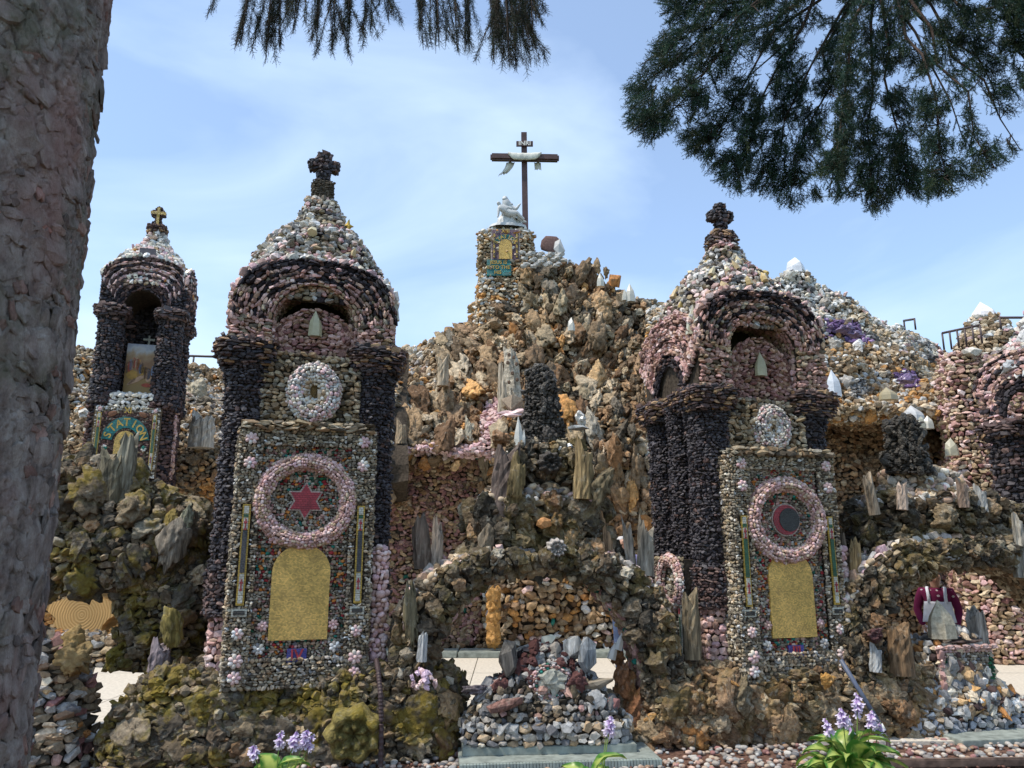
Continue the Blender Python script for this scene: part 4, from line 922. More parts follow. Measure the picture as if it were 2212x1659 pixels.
for x, yb, w, l in ((2065, 800, .5, 0),):
    pp = at(2072, 770, 11.3)
    pi = Thing('stone_pier', 'pink rock pier at the foot of the right wing', 'pier', (pp[0], 11.3, 0))
    zt = pp[2]; S = body([(0, .42, .4), (2.2, .36, .34), (zt-.5, .30, .3), (zt, .22, .22), (zt+.03, .01, .01)], 3, .05, 2, seed=3)
    rows(pi, S, .06, .09, .08, clump(mixp(PINK, 2, PALEPINK, 1, TAN, 2), mixp(ROSE, 2, TAN, 1, TUFAL, 2), 2.2), 'chunk', 'stone', jit=.35); backing(pi, S, 30, 20, .03)
    put(pi, 'flat_pale_slab', 'chunk', 'stone', (0.05, -.2, zt+.0), (.36, .3, .16), (.6, .56, .48)); pi.finish(250)

# ------------------------------------------------------------------ tower with the painting and the STATION panel
x1 = Thing('painting_tower', 'distant stone tower with a painting in its niche and a STATION panel', 'shrine tower', (-5.27, 10.15, 2.35), math.radians(17)); x1.o.scale = (.86, .86, 1)
cp = mixp(BLACK, 6, MAROON, 1.6); z = lambda v_: x1.at(300, v_, 10.25)[2]
zf = lambda v_: x1.at(300, v_, 10.7)[2]
zp0, zp1, zs, zc, za, zr, zx = z(1035), z(885), z(855), z(690), z(562), zf(510), zf(455)
for sx in (-1, 1):
    for cyy in (.12, .95):
        S = body([(zs-.15, .22, .22, sx*.45, cyy), (zs, .19, .19, sx*.45, cyy), (zc-.05, .17, .17, sx*.45, cyy), (zc, .19, .19, sx*.45, cyy)], 2.3, .01, 4)
        rows(x1, S, .036, .06, .05, cp, 'chunk', 'black', jit=.3, proud=.3); backing(x1, S, 16, 10, .02, name='column')
        S = body([(zc, .2, .2, sx*.45, cyy), (zc+.03, .25, .25, sx*.45, cyy), (zc+.12, .25, .25, sx*.45, cyy), (zc+.13, .01, .01, sx*.45, cyy)], 4, .01)
        rows(x1, S, .035, .1, .06, mp_ if False else mixp(MAROON, 4, BLACK, 2), 'chunk', 'black', jit=.15, cull=.8); backing(x1, S, 16, 5, .02, name='capital')
bands = lambda u, v, p: np.where((((v*11).astype(int) % 2 == 1) & (v > .3))[:, None], mixp(PALEPINK, 3, PINK, 1)(u, v, p), mixp(BLACK, 2, MAROON, 3)(u, v, p))
S = arch_patch(.30, zc+.10, .30, .66, za-.38, .38, 0, 2.4); rows(x1, S, .035, .08, .06, bands, 'chunk', 'stone', jit=.18); backing(x1, S, 30, 6, .02)
for sx in (-1, 1):
    S = plane(*sorted((sx*.30, sx*.66)), zc+.1, za-.34, 0.01); rows(x1, S, .036, .06, .05, cp, 'chunk', 'black', jit=.2); backing(x1, S, 2, 2, .02)
S = arch_patch(.2, zc+.12, .3, .6, za-.38, .34, .55, 2.4, side=(.66, 1)); rows(x1, S, .04, .08, .06, bands, 'chunk', 'stone', jit=.2); backing(x1, S, 20, 5, .02)
S = lambda u, v: np.stack([.66+0*u, 0+1.1*u, zc+.1+(.5)*v], -1); rows(x1, S, .045, .08, .06, mixp(MAROON, 2, PINK, 1, BLACK, 1), 'chunk', jit=.2, mask=lambda u, v, p: np.abs(p[:, 1]-.55) > .2); 
prism(x1, 'head_core', [(.64*math.copysign(abs(math.cos(t))**.8, math.cos(t)), za-.4+.36*abs(math.sin(t))**.8) for t in np.linspace(0, PI, 20)], .04, 1.05, 'mortar')
S = lambda u, v: np.stack([.30*np.cos(PI*(1-u)), .02+.9*v, zc+.10+.30*np.sin(PI*(1-u))], -1); backing(x1, S, 20, 2, -.01, 'mortar', 'vault')
box(x1, 'niche_back', (0, 1.0, (zs+zc)/2+.2), (1.1, .08, zc-zs+.8), 'mortar'); box(x1, 'niche_side', (-.42, .55, (zs+zc)/2), (.1, .8, zc-zs), 'mortar')
S = plane(-.45, .45, zs, zc+.4, .93); rows(x1, S, .05, .08, .05, P1(BLACK), 'chunk', 'black', jit=.3)
S = body([(za-.42, .66, .58, 0, .55), (za-.2, .6, .52, 0, .55), (za+.04, .52, .45, 0, .55), (za+.2, .38, .34, 0, .55), (za+.34, .22, .2, 0, .55), (zr-.06, .15, .15, 0, .55), (zr, .12, .12, 0, .55)], 2.6, .02, 4)
rows(x1, S, .055, .08, .07, clump(mixp(WHITE, 4, PEB, 1, TAN, 1), mixp(PALEPINK, 2, WHITE, 2, ORANGE, .3), 3), 'chunk', jit=.35); backing(x1, S, 30, 12, .03, name='roof_core')
S = lambda u, v: np.stack([.67*np.cos(PI*(1-u)), -.02+.12*v, za-.38+.41*np.sin(PI*(1-u))], -1); rows(x1, S, .06, .09, .07, mixp(WHITE, 3, PALEPINK, 1), 'chunk', jit=.3, cull=1, mask=lambda u, v, p: np.abs(u-.5) < .44)
box(x1, 'slate_plate', (-.03, .09, za+.1), (.25, .03, .13), flat('grey_slate', (.12, .11, .12)))
S = body([(zr-.02, .15, .15, 0, .55), (zr+.1, .14, .14, 0, .55), (zr+.11, .01, .01, 0, .55)], 3); rows(x1, S, .035, .06, .05, mixp(BROWN, 2, MAROON, 2), 'chunk', jit=.3); backing(x1, S, 16, 4, .02)
crossmesh(x1, 'cross', 0, .55, zr+.1, zx, .11, .085, .1, mixp(MAROON, 2, BLACK, 1), 'black')
box(x1, 'gold_cross', (0, .475, (zr+.1+zx)/2), (.045, .02, (zx-zr-.1)*.86), 'yellowt'); box(x1, 'gold_cross', (0, .472, zr+.1+(zx-zr-.1)*.64), (.25, .02, .045), 'yellowt')
put(x1, 'corner_spike', 'crystal', 'crystal', (.62, .1, za-.18), (.14, .1, .26), (.5, .47, .3), (0, .5, 0))
# painting: a framed board inside the niche, crowd of small figures under a cloudy sky (generic)
m, t_, b_ = nodemat('painted_board', .45, .4); N = t_.nodes; K = t_.links.new; tcn = N.new('ShaderNodeTexCoord'); sp = N.new('ShaderNodeSeparateXYZ'); K(tcn.outputs['Object'], sp.inputs[0])
n1 = N.new('ShaderNodeTexNoise'); n1.inputs['Scale'].default_value = 9; n1.inputs['Detail'].default_value = 4; K(tcn.outputs['Object'], n1.inputs[0])
ad = N.new('ShaderNodeMath'); ad.operation = 'MULTIPLY_ADD'; K(n1.outputs[0], ad.inputs[0]); ad.inputs[1].default_value = .35; K(sp.outputs[2], ad.inputs[2])
rp = N.new('ShaderNodeValToRGB'); e = rp.color_ramp.elements; e[0].position = .0; e[0].color = (.28, .18, .06, 1); e[1].position = 1; e[1].color = (.32, .33, .4, 1)
for ps, c in ((.3, (.34, .19, .05, 1)), (.5, (.24, .12, .05, 1)), (.62, (.36, .24, .12, 1)), (.72, (.42, .43, .42, 1)), (.85, (.15, .17, .27, 1))): q = e.new(ps); q.color = c
mrn = N.new('ShaderNodeMapRange'); mrn.inputs[1].default_value = -.25; mrn.inputs[2].default_value = .55+.2; K(ad.outputs[0], mrn.inputs[0]); K(mrn.outputs[0], rp.inputs[0]); K(rp.outputs[0], b_.inputs['Base Color'])
zb, ztp = z(845), z(738)
pc_ = (zb+ztp)/2; bd = box(x1, 'painting', (0, 0, 0), (.47, .02, ztp-zb), m); bd.location = (.02, .3, pc_); hgt = ztp-zb
fig = {k: flat('paint_'+k, c, .5) for k, c in dict(flesh=(.5, .3, .18), red=(.4, .08, .04), ochre=(.45, .25, .05), brown=(.15, .08, .04), blue=(.2, .24, .33)).items()}
def blob(cx, cz, rx, rz, m_, a=0):
    P = [(cx+rx*math.cos(q)*math.cos(a)-rz*math.sin(q)*math.sin(a), cz+rx*math.cos(q)*math.sin(a)+rz*math.sin(q)*math.cos(a)) for q in np.linspace(0, 2*PI, 9)[:-1]]
    o = prism(x1, 'painted_figure', P, -.016, -.009, fig[m_], parent=bd); o.matrix_parent_inverse = Matrix()
for i in range(16): xx = -.2+.4*((i*.37) % 1); blob(xx, -.0+.08*math.sin(i*2.3), .026, .085, ['brown', 'red', 'ochre', 'blue', 'flesh'][i % 5]); blob(xx, .05+.08*math.sin(i*2.3), .013, .016, 'flesh')
blob(-.12, -.1, .09, .07, 'ochre'); blob(.05, -.02, .1, .05, 'brown'); blob(-.03, -.16, .16, .032, 'flesh', .5); blob(.13, -.12, .05, .08, 'flesh'); blob(.12, -.24, .09, .03, 'red'); blob(-.12, -.2, .08, .02, 'flesh', .7); blob(.0, .0, .03, .08, 'blue')
box(x1, 'pale_cross', (0, .88, zc-.16), (.03, .02, .19), 'whitet'); box(x1, 'pale_cross', (0, .878, zc-.13), (.18, .02, .03), 'whitet')
# ledge and pedestal with the word panel
S = body([(zp0-.15, .62, .5, 0, .45), (zp1, .62, .5, 0, .45), (zp1+.02, .66, .52, 0, .45), (zs-.02, .64, .5, 0, .45), (zs, .5, .4, 0, .45), (zs+.01, .05, .05, 0, .45)], 8)
rows(x1, S, .045, .08, .06, lambda u, v, p: np.where(((p[:, 2]-2.35 > zp1) & (np.abs(p[:, 0]+5.28) < .3))[:, None], mixp(WHITE, 1)(u, v, p), mixp(MAROON, 3, BLACK, 1)(u, v, p)), 'chunk', 'stone', jit=.25, cull=.5); backing(x1, S, 30, 12, .02, name='pedestal')
S = lambda u, v: np.stack([.64+0*u, .1+.2*u, zp0+(zp1-zp0)*v], -1); rows(x1, S, .06, .07, .06, mixp(PINK, 3, PALEPINK, 1), 'chunk', jit=.2)
zm = (zp0+zp1)/2; ph = zp1-zp0; yy = -.10
box(x1, 'panel_slab', (-.02, yy+.05, zm), (.98, .08, ph), 'mortar_lt')
S = plane(-.49, .45, zp0, zp1, yy); rows(x1, S, .022, .03, .02, lambda u, v, p: np.where(((np.abs(u-.5) > .4) | (v > .93))[:, None], mixp(GRIT, 2, WHITE, 1)(u, v, p), mixp(MAROON, 3, ROSE, 1, GRIT, .5)(u, v, p)), 'chip', jit=.4)
gw = .15; gz = zp1-.48; pts = [(-.02-gw, zp0+.2), (-.02+gw, zp0+.2)]+[(-.02+gw*math.cos(t), gz+gw*math.sin(t)) for t in np.linspace(0, PI, 17)]
prism(x1, 'gold_tablet', pts, yy-.03, yy, 'gold')
arcband(x1, -.02, gz, .19, .345, .1, PI-.1, yy-.025, yy, 'tealt')
for k, ch in enumerate('STATION'):
    a = PI-.32-(PI-.64)*k/6; textmesh(x1, 'letter', ch, (-.02+.265*math.cos(a), gz+.265*math.sin(a)), .15, 'yellowt', yy-.032, rot=(PI/2-a))
textmesh(x1, 'lettering_numeral', 'XI', (-.02, zp1-.05), .115, 'yellowt', yy-.03)
for sx in (-1, 1): mosaic_strip(x1, -.02+sx*.4, zp0+.1, zp1-.09, .06, yy-.03, 'greent')
for sx in (-1, 1): put(x1, 'agate_slice', 'pebble', 'stone', (-.02+sx*.22, yy-.02, zp1-.1), (.13, .03, .07), (.2, .1, .06), (0, sx*.3, 0))
for sx in (-1, 1): rosette(x1, -.02+sx*.28, zp0+.4, yy-.03, .04, mixp(WHITE, 2, TEAL, 1)); rosette(x1, -.02+sx*.4, zp1-.04, yy-.03, .03, P1(PALEPINK))
x1.finish(280)

# ------------------------------------------------------------------ tower cut by the right edge of the view
t4 = Thing('corner_tower', 'dark-columned stone tower with a pink banded head at the right picture edge', 'shrine tower', (7.36, 9.05, 0), math.radians(24))
for cx, cyy in ((-.5, .15), (.5, .15), (-.5, .95)):
    S = body([(1.2, .2, .2, cx, cyy), (3.0, .19, .19, cx, cyy)], 2.2, .012, 5); rows(t4, S, .05, .075, .06, cp, 'chunk', 'black', jit=.3, proud=.3); backing(t4, S, 16, 14, .02, name='column')
    S = body([(3.0, .2, .2, cx, cyy), (3.04, .27, .27, cx, cyy), (3.15, .27, .27, cx, cyy), (3.16, .01, .01, cx, cyy)], 4, .01); rows(t4, S, .035, .1, .07, mixp(BROWN, 1, MAROON, 3, BLACK, 1), 'chunk', 'black', jit=.15, cull=.8); backing(t4, S, 16, 5, .02, name='capital')
for sgn in (0, 1):
    Sx = arch_patch(.33, 3.2, .35, .7, 3.55, .55, 0 if sgn == 0 else .55, 2.5, side=None if sgn == 0 else (-.7, 1))
    if sgn: Sx = arch_patch(.26, 3.2, .35, .62, 3.55, .5, .55, 2.5, side=(-.7, 1))
    def bp4(u, v, p): return np.where((v < .25)[:, None], mixp(BLACK, 4, MAROON, 1)(u, v, p), np.where(((v*10).astype(int) % 3 == 0)[:, None], mixp(BLACK, 2, MAROON, 1)(u, v, p), mixp(PINK, 3, PALEPINK, 1)(u, v, p)))
    rows(t4, Sx, .045, .075, .06, bp4, 'chunk', jit=.2); backing(t4, Sx, 24, 6, .02)
S = lambda u, v: np.stack([-.7+0*u, 1.15*(1-u), 3.16+.45*v], -1); rows(t4, S, .05, .08, .06, mixp(PINK, 3, PALEPINK, 1, BLACK, 1), 'chunk', jit=.2, mask=lambda u, v, p: np.abs(p[:, 1]-.55) > .27)
S = body([(3.7, .7, .6, 0, .55), (4.0, .58, .5, 0, .55), (4.3, .36, .34, 0, .55), (4.7, .18, .18, 0, .55), (5, .1, .1, 0, .55)], 2.6, .02); rows(t4, S, .06, .085, .08, mixp(PALEPINK, 3, WHITE, 2, GREYS, 1), 'chunk', jit=.35); backing(t4, S, 30, 10, .03)
lumps(t4, S, 12, .14, .24, P1(C((.5, .38, .18), (.5, .42, .22))), 'crystal', 'crystal', ur=(.3, .8), vr=(.05, .4), tall=1.4, name='yellow_crystal')
lumps(t4, S, 16, .12, .22, mixp(GREYS, 1, WHITE, 2), 'gnarl', 'crystal', ur=(.2, .8), vr=(.1, .6))
box(t4, 'tower_core', (.15, .6, 1.9), (.6, .5, 2.4), 'mortar_lt')
t4.finish(200)

# ------------------------------------------------------------------ railings along the top of the wings
def railing(name, label, pts, posts, h, group='metal railings on the grotto wings'):
    T = Thing(name, label, 'railing', pts[0], group=group); P = [T.l(p) for p in pts]
    V, F = tube([p+np.array((0, 0, h)) for p in P], .022, 6); T.part('rail', V, F, 'metal', True)
    for f in posts:
        k = min(int(f*(len(P)-1)), len(P)-2); q = P[k]+(P[k+1]-P[k])*(f*(len(P)-1)-k)
        V, F = tube([q, q+np.array((0, 0, h))], .018, 6); T.part('post', V, F, 'metal', True)
railing('metal_railing', 'thin brown railing above the wing between the left towers', [at(398, 800, 13), at(497, 803, 13)], (.18, .97), .27)
railing('metal_railing', 'short brown railing end above the middle of the right wing', [at(1955, 715, 13.4), at(1978, 712, 13)], (0, 1), .2)
railing('metal_railing', 'grey railing climbing beside the stone cone on the right wing', [at(2040, 758, 12.9), at(2122, 742, 12.4)], (.0, .2, .4, .6, .8, 1), .33)
railing('metal_railing', 'brown railing at the right edge of the picture behind the corner tower', [at(2163, 712, 12), at(2290, 712, 12)], (.0, .9), .21)

# ------------------------------------------------------------------ ground
def sheet(name, x0, x1, y0, y1, z, mat, kind='structure'):
    m = bpy.data.meshes.new(name); m.from_pydata([(x0, y0, z), (x1, y0, z), (x1, y1, z), (x0, y1, z)], [], [(0, 1, 2, 3)]); m.materials.append(M[mat]); m.update()
    o = bpy.data.objects.new(name, m); COL.objects.link(o); o['kind'] = kind; return o
M['grass'] = flat('grass_ground', (.06, .10, .03), .95, .1, .3, 3, .5)
sheet('ground', -900, 900, -900, 900, -.06, 'grass')
sheet('garden_bed', -9, 13, -2, 7.4, -.03, 'soil')
pz = bpy.data.objects.new('plaza_pavement', None); COL.objects.link(pz); pz['kind'] = 'structure'; pz.location = (0, 7, 0)
xs = np.arange(-10, 14.1, 1.9); ys = [6.75, 8.5, 10.2, 11.9, 13.2]
for i in range(len(xs)-1):
    for j in range(4):
        bm = bmesh.new(); bmesh.ops.create_cube(bm, size=1); w_, d_ = xs[i+1]-xs[i]-.012, ys[j+1]-ys[j]-.012
        bmesh.ops.scale(bm, vec=(w_, d_, .1), verts=bm.verts); me = bpy.data.meshes.new('slab'); bm.to_mesh(me); bm.free(); me.materials.append(M['concrete'])
        o = bpy.data.objects.new('slab', me); COL.objects.link(o); o.parent = pz; o.location = (xs[i]+(xs[i+1]-xs[i])/2, (ys[j]+ys[j+1])/2-7, -.05+.004*((i*3+j) % 3)/3)
sheet('joint_bed', -10, 14, 6.76, 13.3, -.02, 'slab')
kb = Thing('grotto_kerb', None, None, (0, 11.75, 0)); kb.o['kind'] = 'structure'
for i in range(14): box(kb, 'kerb_stone', (-8.3+i*1.0, 0, .04), (.985, .5, .08), 'slab', .01)

# ------------------------------------------------------------------ front base walls
MOSSP = clump(mixp(TUFA, 5, TUFAL, 2, MOSSC if False else C((.2, .15, .04), (.15, .12, .035), (.24, .18, .06)), 1.6), mixp(TUFA, 4, GRIT, 1, BROWN, .6), 2., .1, .2, 41)
TUFP = clump(mixp(TUFA*.72, 5, TUFAL*.8, 1.6, BROWN, .5), mixp(TUFA*.7, 5, GRIT, .7, TUFAL*.8, 1), 2, 0, .2, 43)
BRP = clump(mixp(TUFA, 3, TUFAL, 3, BROWN, 2), mixp(BROWN, 3, ORANGE, .35, TUFAL, 2), 1.8, .1, .2, 47)
def basewall(T, a, b, h, pal, mat, big, seed):
    S = body([(0-.03, a, b), (h*.55, a*.96, b*.97, .04), (h*.93, a*.90, b*.9, .1), (h, a*.87, b*.8, .1), (h+.015, a*.6, b*.4), (h+.02, a*.3, b*.05)], 7, .07, 2.2, seed=seed)
    rows(T, S, .06, .085, .09, pal, 'rub', mat, jit=.5, proud=.25, var=.5); backing(T, S, 110, 22, .03, bumpy=.02)
    fr = (.52, .98)
    lumps(T, S, big, .24, .48, pal, 'boulder', mat, tall=.9, flatn=.42, proud=.04, gap=.5, jit=.2, ur=(.22, .78), vr=(.05, .28))
    lumps(T, S, 190, .10, .19, pal, 'gnarl', mat, tall=.7, flatn=.7, proud=.15, gap=.66, jit=.3, ur=(.2, .8), vr=(.0, .62))
    lumps(T, S, 200, .06, .11, pal, 'gnarl', mat, tall=.7, flatn=.9, proud=.4, gap=.6, jit=.4, ur=(.2, .8), vr=(.0, 1))
b1 = Thing('base_wall', 'low wall of mossy yellow-green boulders under the nearest tower', 'stone wall', (-1.82, 6.56, 0), math.radians(7), 'low boulder walls under the front towers')
basewall(b1, 1.34, .42, .60, MOSSP, 'mossy', 60, 3)
for q in (((455, 1532, 6.06), .36), ((760, 1590, 5.98), .46)):
    put(b1, 'round_hollow_boulder', 'rosette', 'mossy', b1.at(*q[0]), (q[1], .2, q[1]*.95), (.22, .18, .06), (0, 0, PI), tpl=0)
b1.finish(295)
b2 = Thing('base_wall', 'low wall of brown and ochre boulders under the tower with the moon', 'stone wall', (2.38, 7.20, 0), math.radians(9), 'low boulder walls under the front towers')
basewall(b2, 1.46, .44, .56, BRP, 'tufa', 60, 8)
put(b2, 'orange_stone', 'gnarl', 'tufa', b2.at(1788, 1472, 6.72), (.16, .1, .15), (.55, .3, .09))
for x, y, w, h in ((1495, 1565, .26, .5), (1600, 1500, .2, .36)): put(b2, 'standing_boulder', 'boulder', 'tufa', b2.at(x, y, 6.66), (w, .2, h), (.2, .16, .1), (0, .2, 0))
b2.finish(295)
b3 = Thing('base_wall', 'dark rock wall under the pier of the right hand arch', 'stone wall', (3.95, 7.75, 0), math.radians(14), 'low boulder walls under the front towers')
S = body([(-.03, .42, .5), (.4, .40, .48), (.55, .34, .4), (.57, .01, .01)], 3.5, .07, 2.2, seed=4)
rows(b3, S, .06, .085, .09, TUFP, 'rub', 'tufa', jit=.5); backing(b3, S, 40, 16, .03); lumps(b3, S, 14, .2, .38, TUFP, 'boulder', 'tufa', ur=(.2, .8), vr=(.05, .4), tall=1.2, flatn=.6, gap=.8); lumps(b3, S, 60, .09, .18, TUFP, 'gnarl', 'tufa', ur=(.2, .8), vr=(0, .9), flatn=.8); b3.finish(250)

# ------------------------------------------------------------------ rock arches
def rock_arch(T, hw, z0, rise, ohw, orise, depth, x0, pal, mat, on=3.2, intr=None):
    S = arch_patch(hw, z0, rise, ohw, z0, orise, 0, on, x0=x0)
    def Sn(u, v):
        p = S(u, v); k = .05*fbm(p*3.1, 3, 5); p = p.copy(); p[:, 1] += k-.06*np.sin(PI*v); return p
    rows(T, Sn, .055, .08, .09, pal, 'rub', mat, jit=.5, proud=.3, var=.5); backing(T, Sn, 60, 10, .02)
    lumps(T, Sn, 120, .09, .2, pal, 'gnarl', mat, tall=1., flatn=.8, proud=.25, gap=.64, jit=.4)
    Si = lambda u, v: np.stack([x0+hw*np.cos(PI*(1-u)), depth*v, z0+rise*np.sin(PI*(1-u))+.02*np.sin(u*40)], -1)
    rows(T, Si, .05, .07, .05, intr or mixp(ROSE, 2, PINK, 2, TUFAL, 2, TEAL, .2, TAN, 1), 'chunk', 'stone', jit=.35, cull=1.2); backing(T, Si, 40, 6, -.03)
    So = lambda u, v: np.stack([x0+ohw*np.sign(np.cos(PI*(1-u)))*np.abs(np.cos(PI*(1-u)))**(2/on), -.02+depth*v, z0+orise*np.abs(np.sin(PI*(1-u)))**(2/on)+.02*np.sin(u*30+v*5)], -1)
    rows(T, So, .07, .09, .08, lambda u, v, p: np.where((np.abs(u-.5) < .36)[:, None], mixp(PEB, 3, TAN, 1, PALEPINK, .5)(u, v, p), pal(u, v, p)), 'chunk', 'stone', jit=.35, cull=1.2); backing(T, So, 40, 6, .03)
    lumps(T, Sn, 60, .045, .08, mixp(PEB, 3, TAN, 2, PALEPINK, .6), 'pebble', 'pebble', ur=(.10, .34), vr=(.86, 1.0), gap=.6, tall=.8, name='pebble'); lumps(T, Sn, 60, .045, .08, mixp(PEB, 2, TAN, 2, PALEPINK, 1), 'pebble', 'pebble', ur=(.68, .9), vr=(.86, 1.0), gap=.6, tall=.8, name='pebble')
    bk = arch_patch(hw, z0, rise, ohw, z0, orise, depth, on, x0=x0); backing(T, bk, 40, 4, 0, name='rear_face')
ca = Thing('rock_arch', 'dark rock arch spanning between the two front towers', 'stone arch', (.22, 6.52, 0), math.radians(9), 'rock arches of the front wall')
rock_arch(ca, .92, .36, 1.06, 1.20, 1.18, .36, -.0, TUFP, 'tufa')
prof = [(1.36, .84, .34), (1.48, .68, .36), (1.62, .60, .36), (1.75, .58, .34), (1.95, .57, .32), (2.01, .56, .30), (2.07, .46, .25), (2.15, .42, .23), (2.40, .40, .22), (2.49, .36, .2), (2.51, .02, .02)]
S = body([(z_, a_, b_, .08+.1*max(0, z_-1.9), .40) for z_, a_, b_ in prof], 3, .07, 2.2, seed=12)
shelf = lambda u, v, p: np.where(((np.abs(p[:, 2]-2.06) < .05))[:, None], mixp(PEB, 3, TAN, 2, PALEPINK, .5)(u, v, p), TUFP(u, v, p))
rows(ca, S, .055, .08, .09, shelf, 'rub', 'tufa', jit=.5, proud=.3); backing(ca, S, 60, 30, .03)
lumps(ca, S, 110, .1, .26, TUFP, 'gnarl', 'tufa', ur=(.2, .8), vr=(.05, .42), tall=1.1, flatn=.8, gap=.66); lumps(ca, S, 16, .2, .34, TUFP, 'boulder', 'tufa', ur=(.22, .78), vr=(.05, .4), tall=1.2, flatn=.7, gap=.8)
lumps(ca, S, 40, .08, .16, TUFP, 'gnarl', 'tufa', ur=(.2, .8), vr=(.62, .85), flatn=.8)
lumps(ca, S, 150, .05, .1, mixp(PEB, 3, TAN, 2, PALEPINK, .7), 'pebble', 'pebble', ur=(.2, .8), mask=lambda u, v, p: np.abs(p[:, 2]-2.06) < .09, tall=.8, gap=.7, name='pebble')
lumps(ca, S, 46, .06, .1, mixp(WHITE, 2, GREYS, 1, C((.5, .56, .62), (.4, .46, .52)), 2), 'gnarl', 'crystal', ur=(.2, .8), mask=lambda u, v, p: p[:, 2] > 2.44, tall=.8, gap=.6, name='quartz_lump')
put(ca, 'dark_geode_bowl', 'rosette', 'slag', ca.at(1190, 998, 6.62), (.24, .14, .22), (.09, .08, .07), (0, 0, PI), tpl=1)
put(ca, 'pale_geode', 'rosette', 'stone', ca.at(1203, 1184, 6.45), (.19, .12, .18), (.4, .37, .34), (0, 0, PI), tpl=2); put(ca, 'orange_stone', 'chunk', 'stone', ca.at(1175, 1130, 6.5), (.14, .08, .1), (.5, .25, .1))
def log(T, u, v0, v1, Y, w, col, rot=0., tpl=None, kind='log', mat='wood', dep=None, name='petrified_log', ry=0):
    a, b = T.at(u, v0, Y), T.at(u, v1, Y); h = abs(b[2]-a[2]); put(T, name, kind, mat, (a+b)/2, (w, dep or w*.8, h*1.05), col, (0, rot, ry), tpl=tpl)
log(ca, 1092, 955, 1115, 6.62, .26, (.13, .1, .085), .1, 1); log(ca, 1115, 975, 1110, 6.5, .16, (.2, .15, .07), .15, 2, 'boulder'); log(ca, 1262, 940, 1075, 6.62, .19, (.27, .2, .1), .05, 3); log(ca, 1300, 1000, 1100, 6.6, .2, (.15, .12, .07), .5, 4, 'boulder'); log(ca, 1082, 928, 965, 6.72, .18, (.3, .17, .09), 0, 2, 'boulder')
log(ca, 910, 1108, 1225, 6.75, .17, (.17, .13, .1), -.1, 5); log(ca, 945, 1115, 1220, 6.65, .11, (.3, .25, .2), 0, 6); log(ca, 1308, 1105, 1240, 6.8, .15, (.26, .17, .1), .05, 0); log(ca, 1358, 1112, 1240, 6.9, .1, (.36, .32, .27), -.1, 2); log(ca, 1395, 1112, 1240, 6.85, .17, (.27, .24, .19), .05, 7)
log(ca, 1052, 1105, 1225, 6.5, .17, (.2, .16, .11), .3, 3, 'boulder'); log(ca, 912, 1365, 1428, 6.12, .085, (.42, .43, .42), .03, 4); log(ca, 886, 1250, 1400, 6.2, .12, (.14, .12, .07), -.1, 5, 'boulder')
log(ca, 1493, 1270, 1420, 6.78, .17, (.2, .16, .1), 0, 1); log(ca, 1464, 1388, 1436, 6.66, .075, (.5, .33, .13), 0, 3)
for x, y, Y, s, c in [(1350, 1470, 6.75, (.2, .2, .36), (.28, .13, .06)), (1375, 1530, 6.7, (.24, .2, .36), (.25, .12, .06)), (1335, 1420, 6.85, (.14, .14, .2), (.3, .15, .07))]: put(ca, 'rust_red_rock', 'boulder', 'tufa', ca.at(x, y, Y), s, c)
for x, y in ((1325, 1405), (1340, 1385)): put(ca, 'white_pointed_stone', 'crystal', 'crystal', ca.at(x, y, 6.75), (.07, .06, .15), (.6, .58, .52), (0, .3, 0))
lumps(ca, body([(.54, .06, .05, -.94, -.3), (.60, .08, .06, -.96, -.3), (.67, .02, .02, -.99, -.3)]), 24, .04, .07, mixp(PALEPINK, 3, C((.6, .45, .55), (.55, .42, .52)), 2), 'gnarl', 'crystal', name='pink_quartz')
ca.finish(290)
# crusted stalagmite standing on the arch
sb = at(1172, 968, 6.95)
sg = Thing('dark_stalagmite', 'tall dark knobbly stalagmite on top of the rock arch', 'stalagmite', (sb[0], 6.95, sb[2]-.03))
hh = at(1168, 792, 6.95)[2]-sg.loc[2]; S = body([(0, .17, .15), (hh*.3, .155, .14), (hh*.75, .135, .12, -.01), (hh*.93, .10, .09, -.02), (hh, .04, .04, -.02)], 2.2, .03, 5, seed=3)
rows(sg, S, .03, .035, .04, mixp(C((.075, .068, .06), (.05, .045, .04), (.11, .1, .085)), 1), 'rub', 'slag', jit=.7, proud=.4); backing(sg, S, 30, 16, .02)
lumps(sg, S, 130, .04, .07, mixp(C((.08, .072, .062), (.055, .05, .045), (.12, .11, .095)), 1), 'rub', 'slag', proud=.5, gap=.6, jit=.8)
put(sg, 'side_knob', 'gnarl', 'slag', (.05, -.17, .12), (.12, .1, .2), (.09, .08, .07)); sg.finish(280)
def single(name, label, cat, u, v, Y, parts, group=None):
    p = at(u, v, Y); T = Thing(name, label, cat, p, group=group)
    for nm, kind, mat, off, s, c, r in parts: put(T, nm, kind, mat, off, s, c, r)
    return T
single('white_stalagmite', 'slender white stalagmite left of the dark one on the arch', 'stalagmite', 1120, 968, 6.8, [('spire', 'crystal', 'crystal', (0, 0, .13), (.09, .08, .34), (.55, .55, .5), (0, 0, 0)), ('spire', 'crystal', 'crystal', (.045, 0, .08), (.06, .05, .2), (.5, .5, .46), (0, .1, 0))])
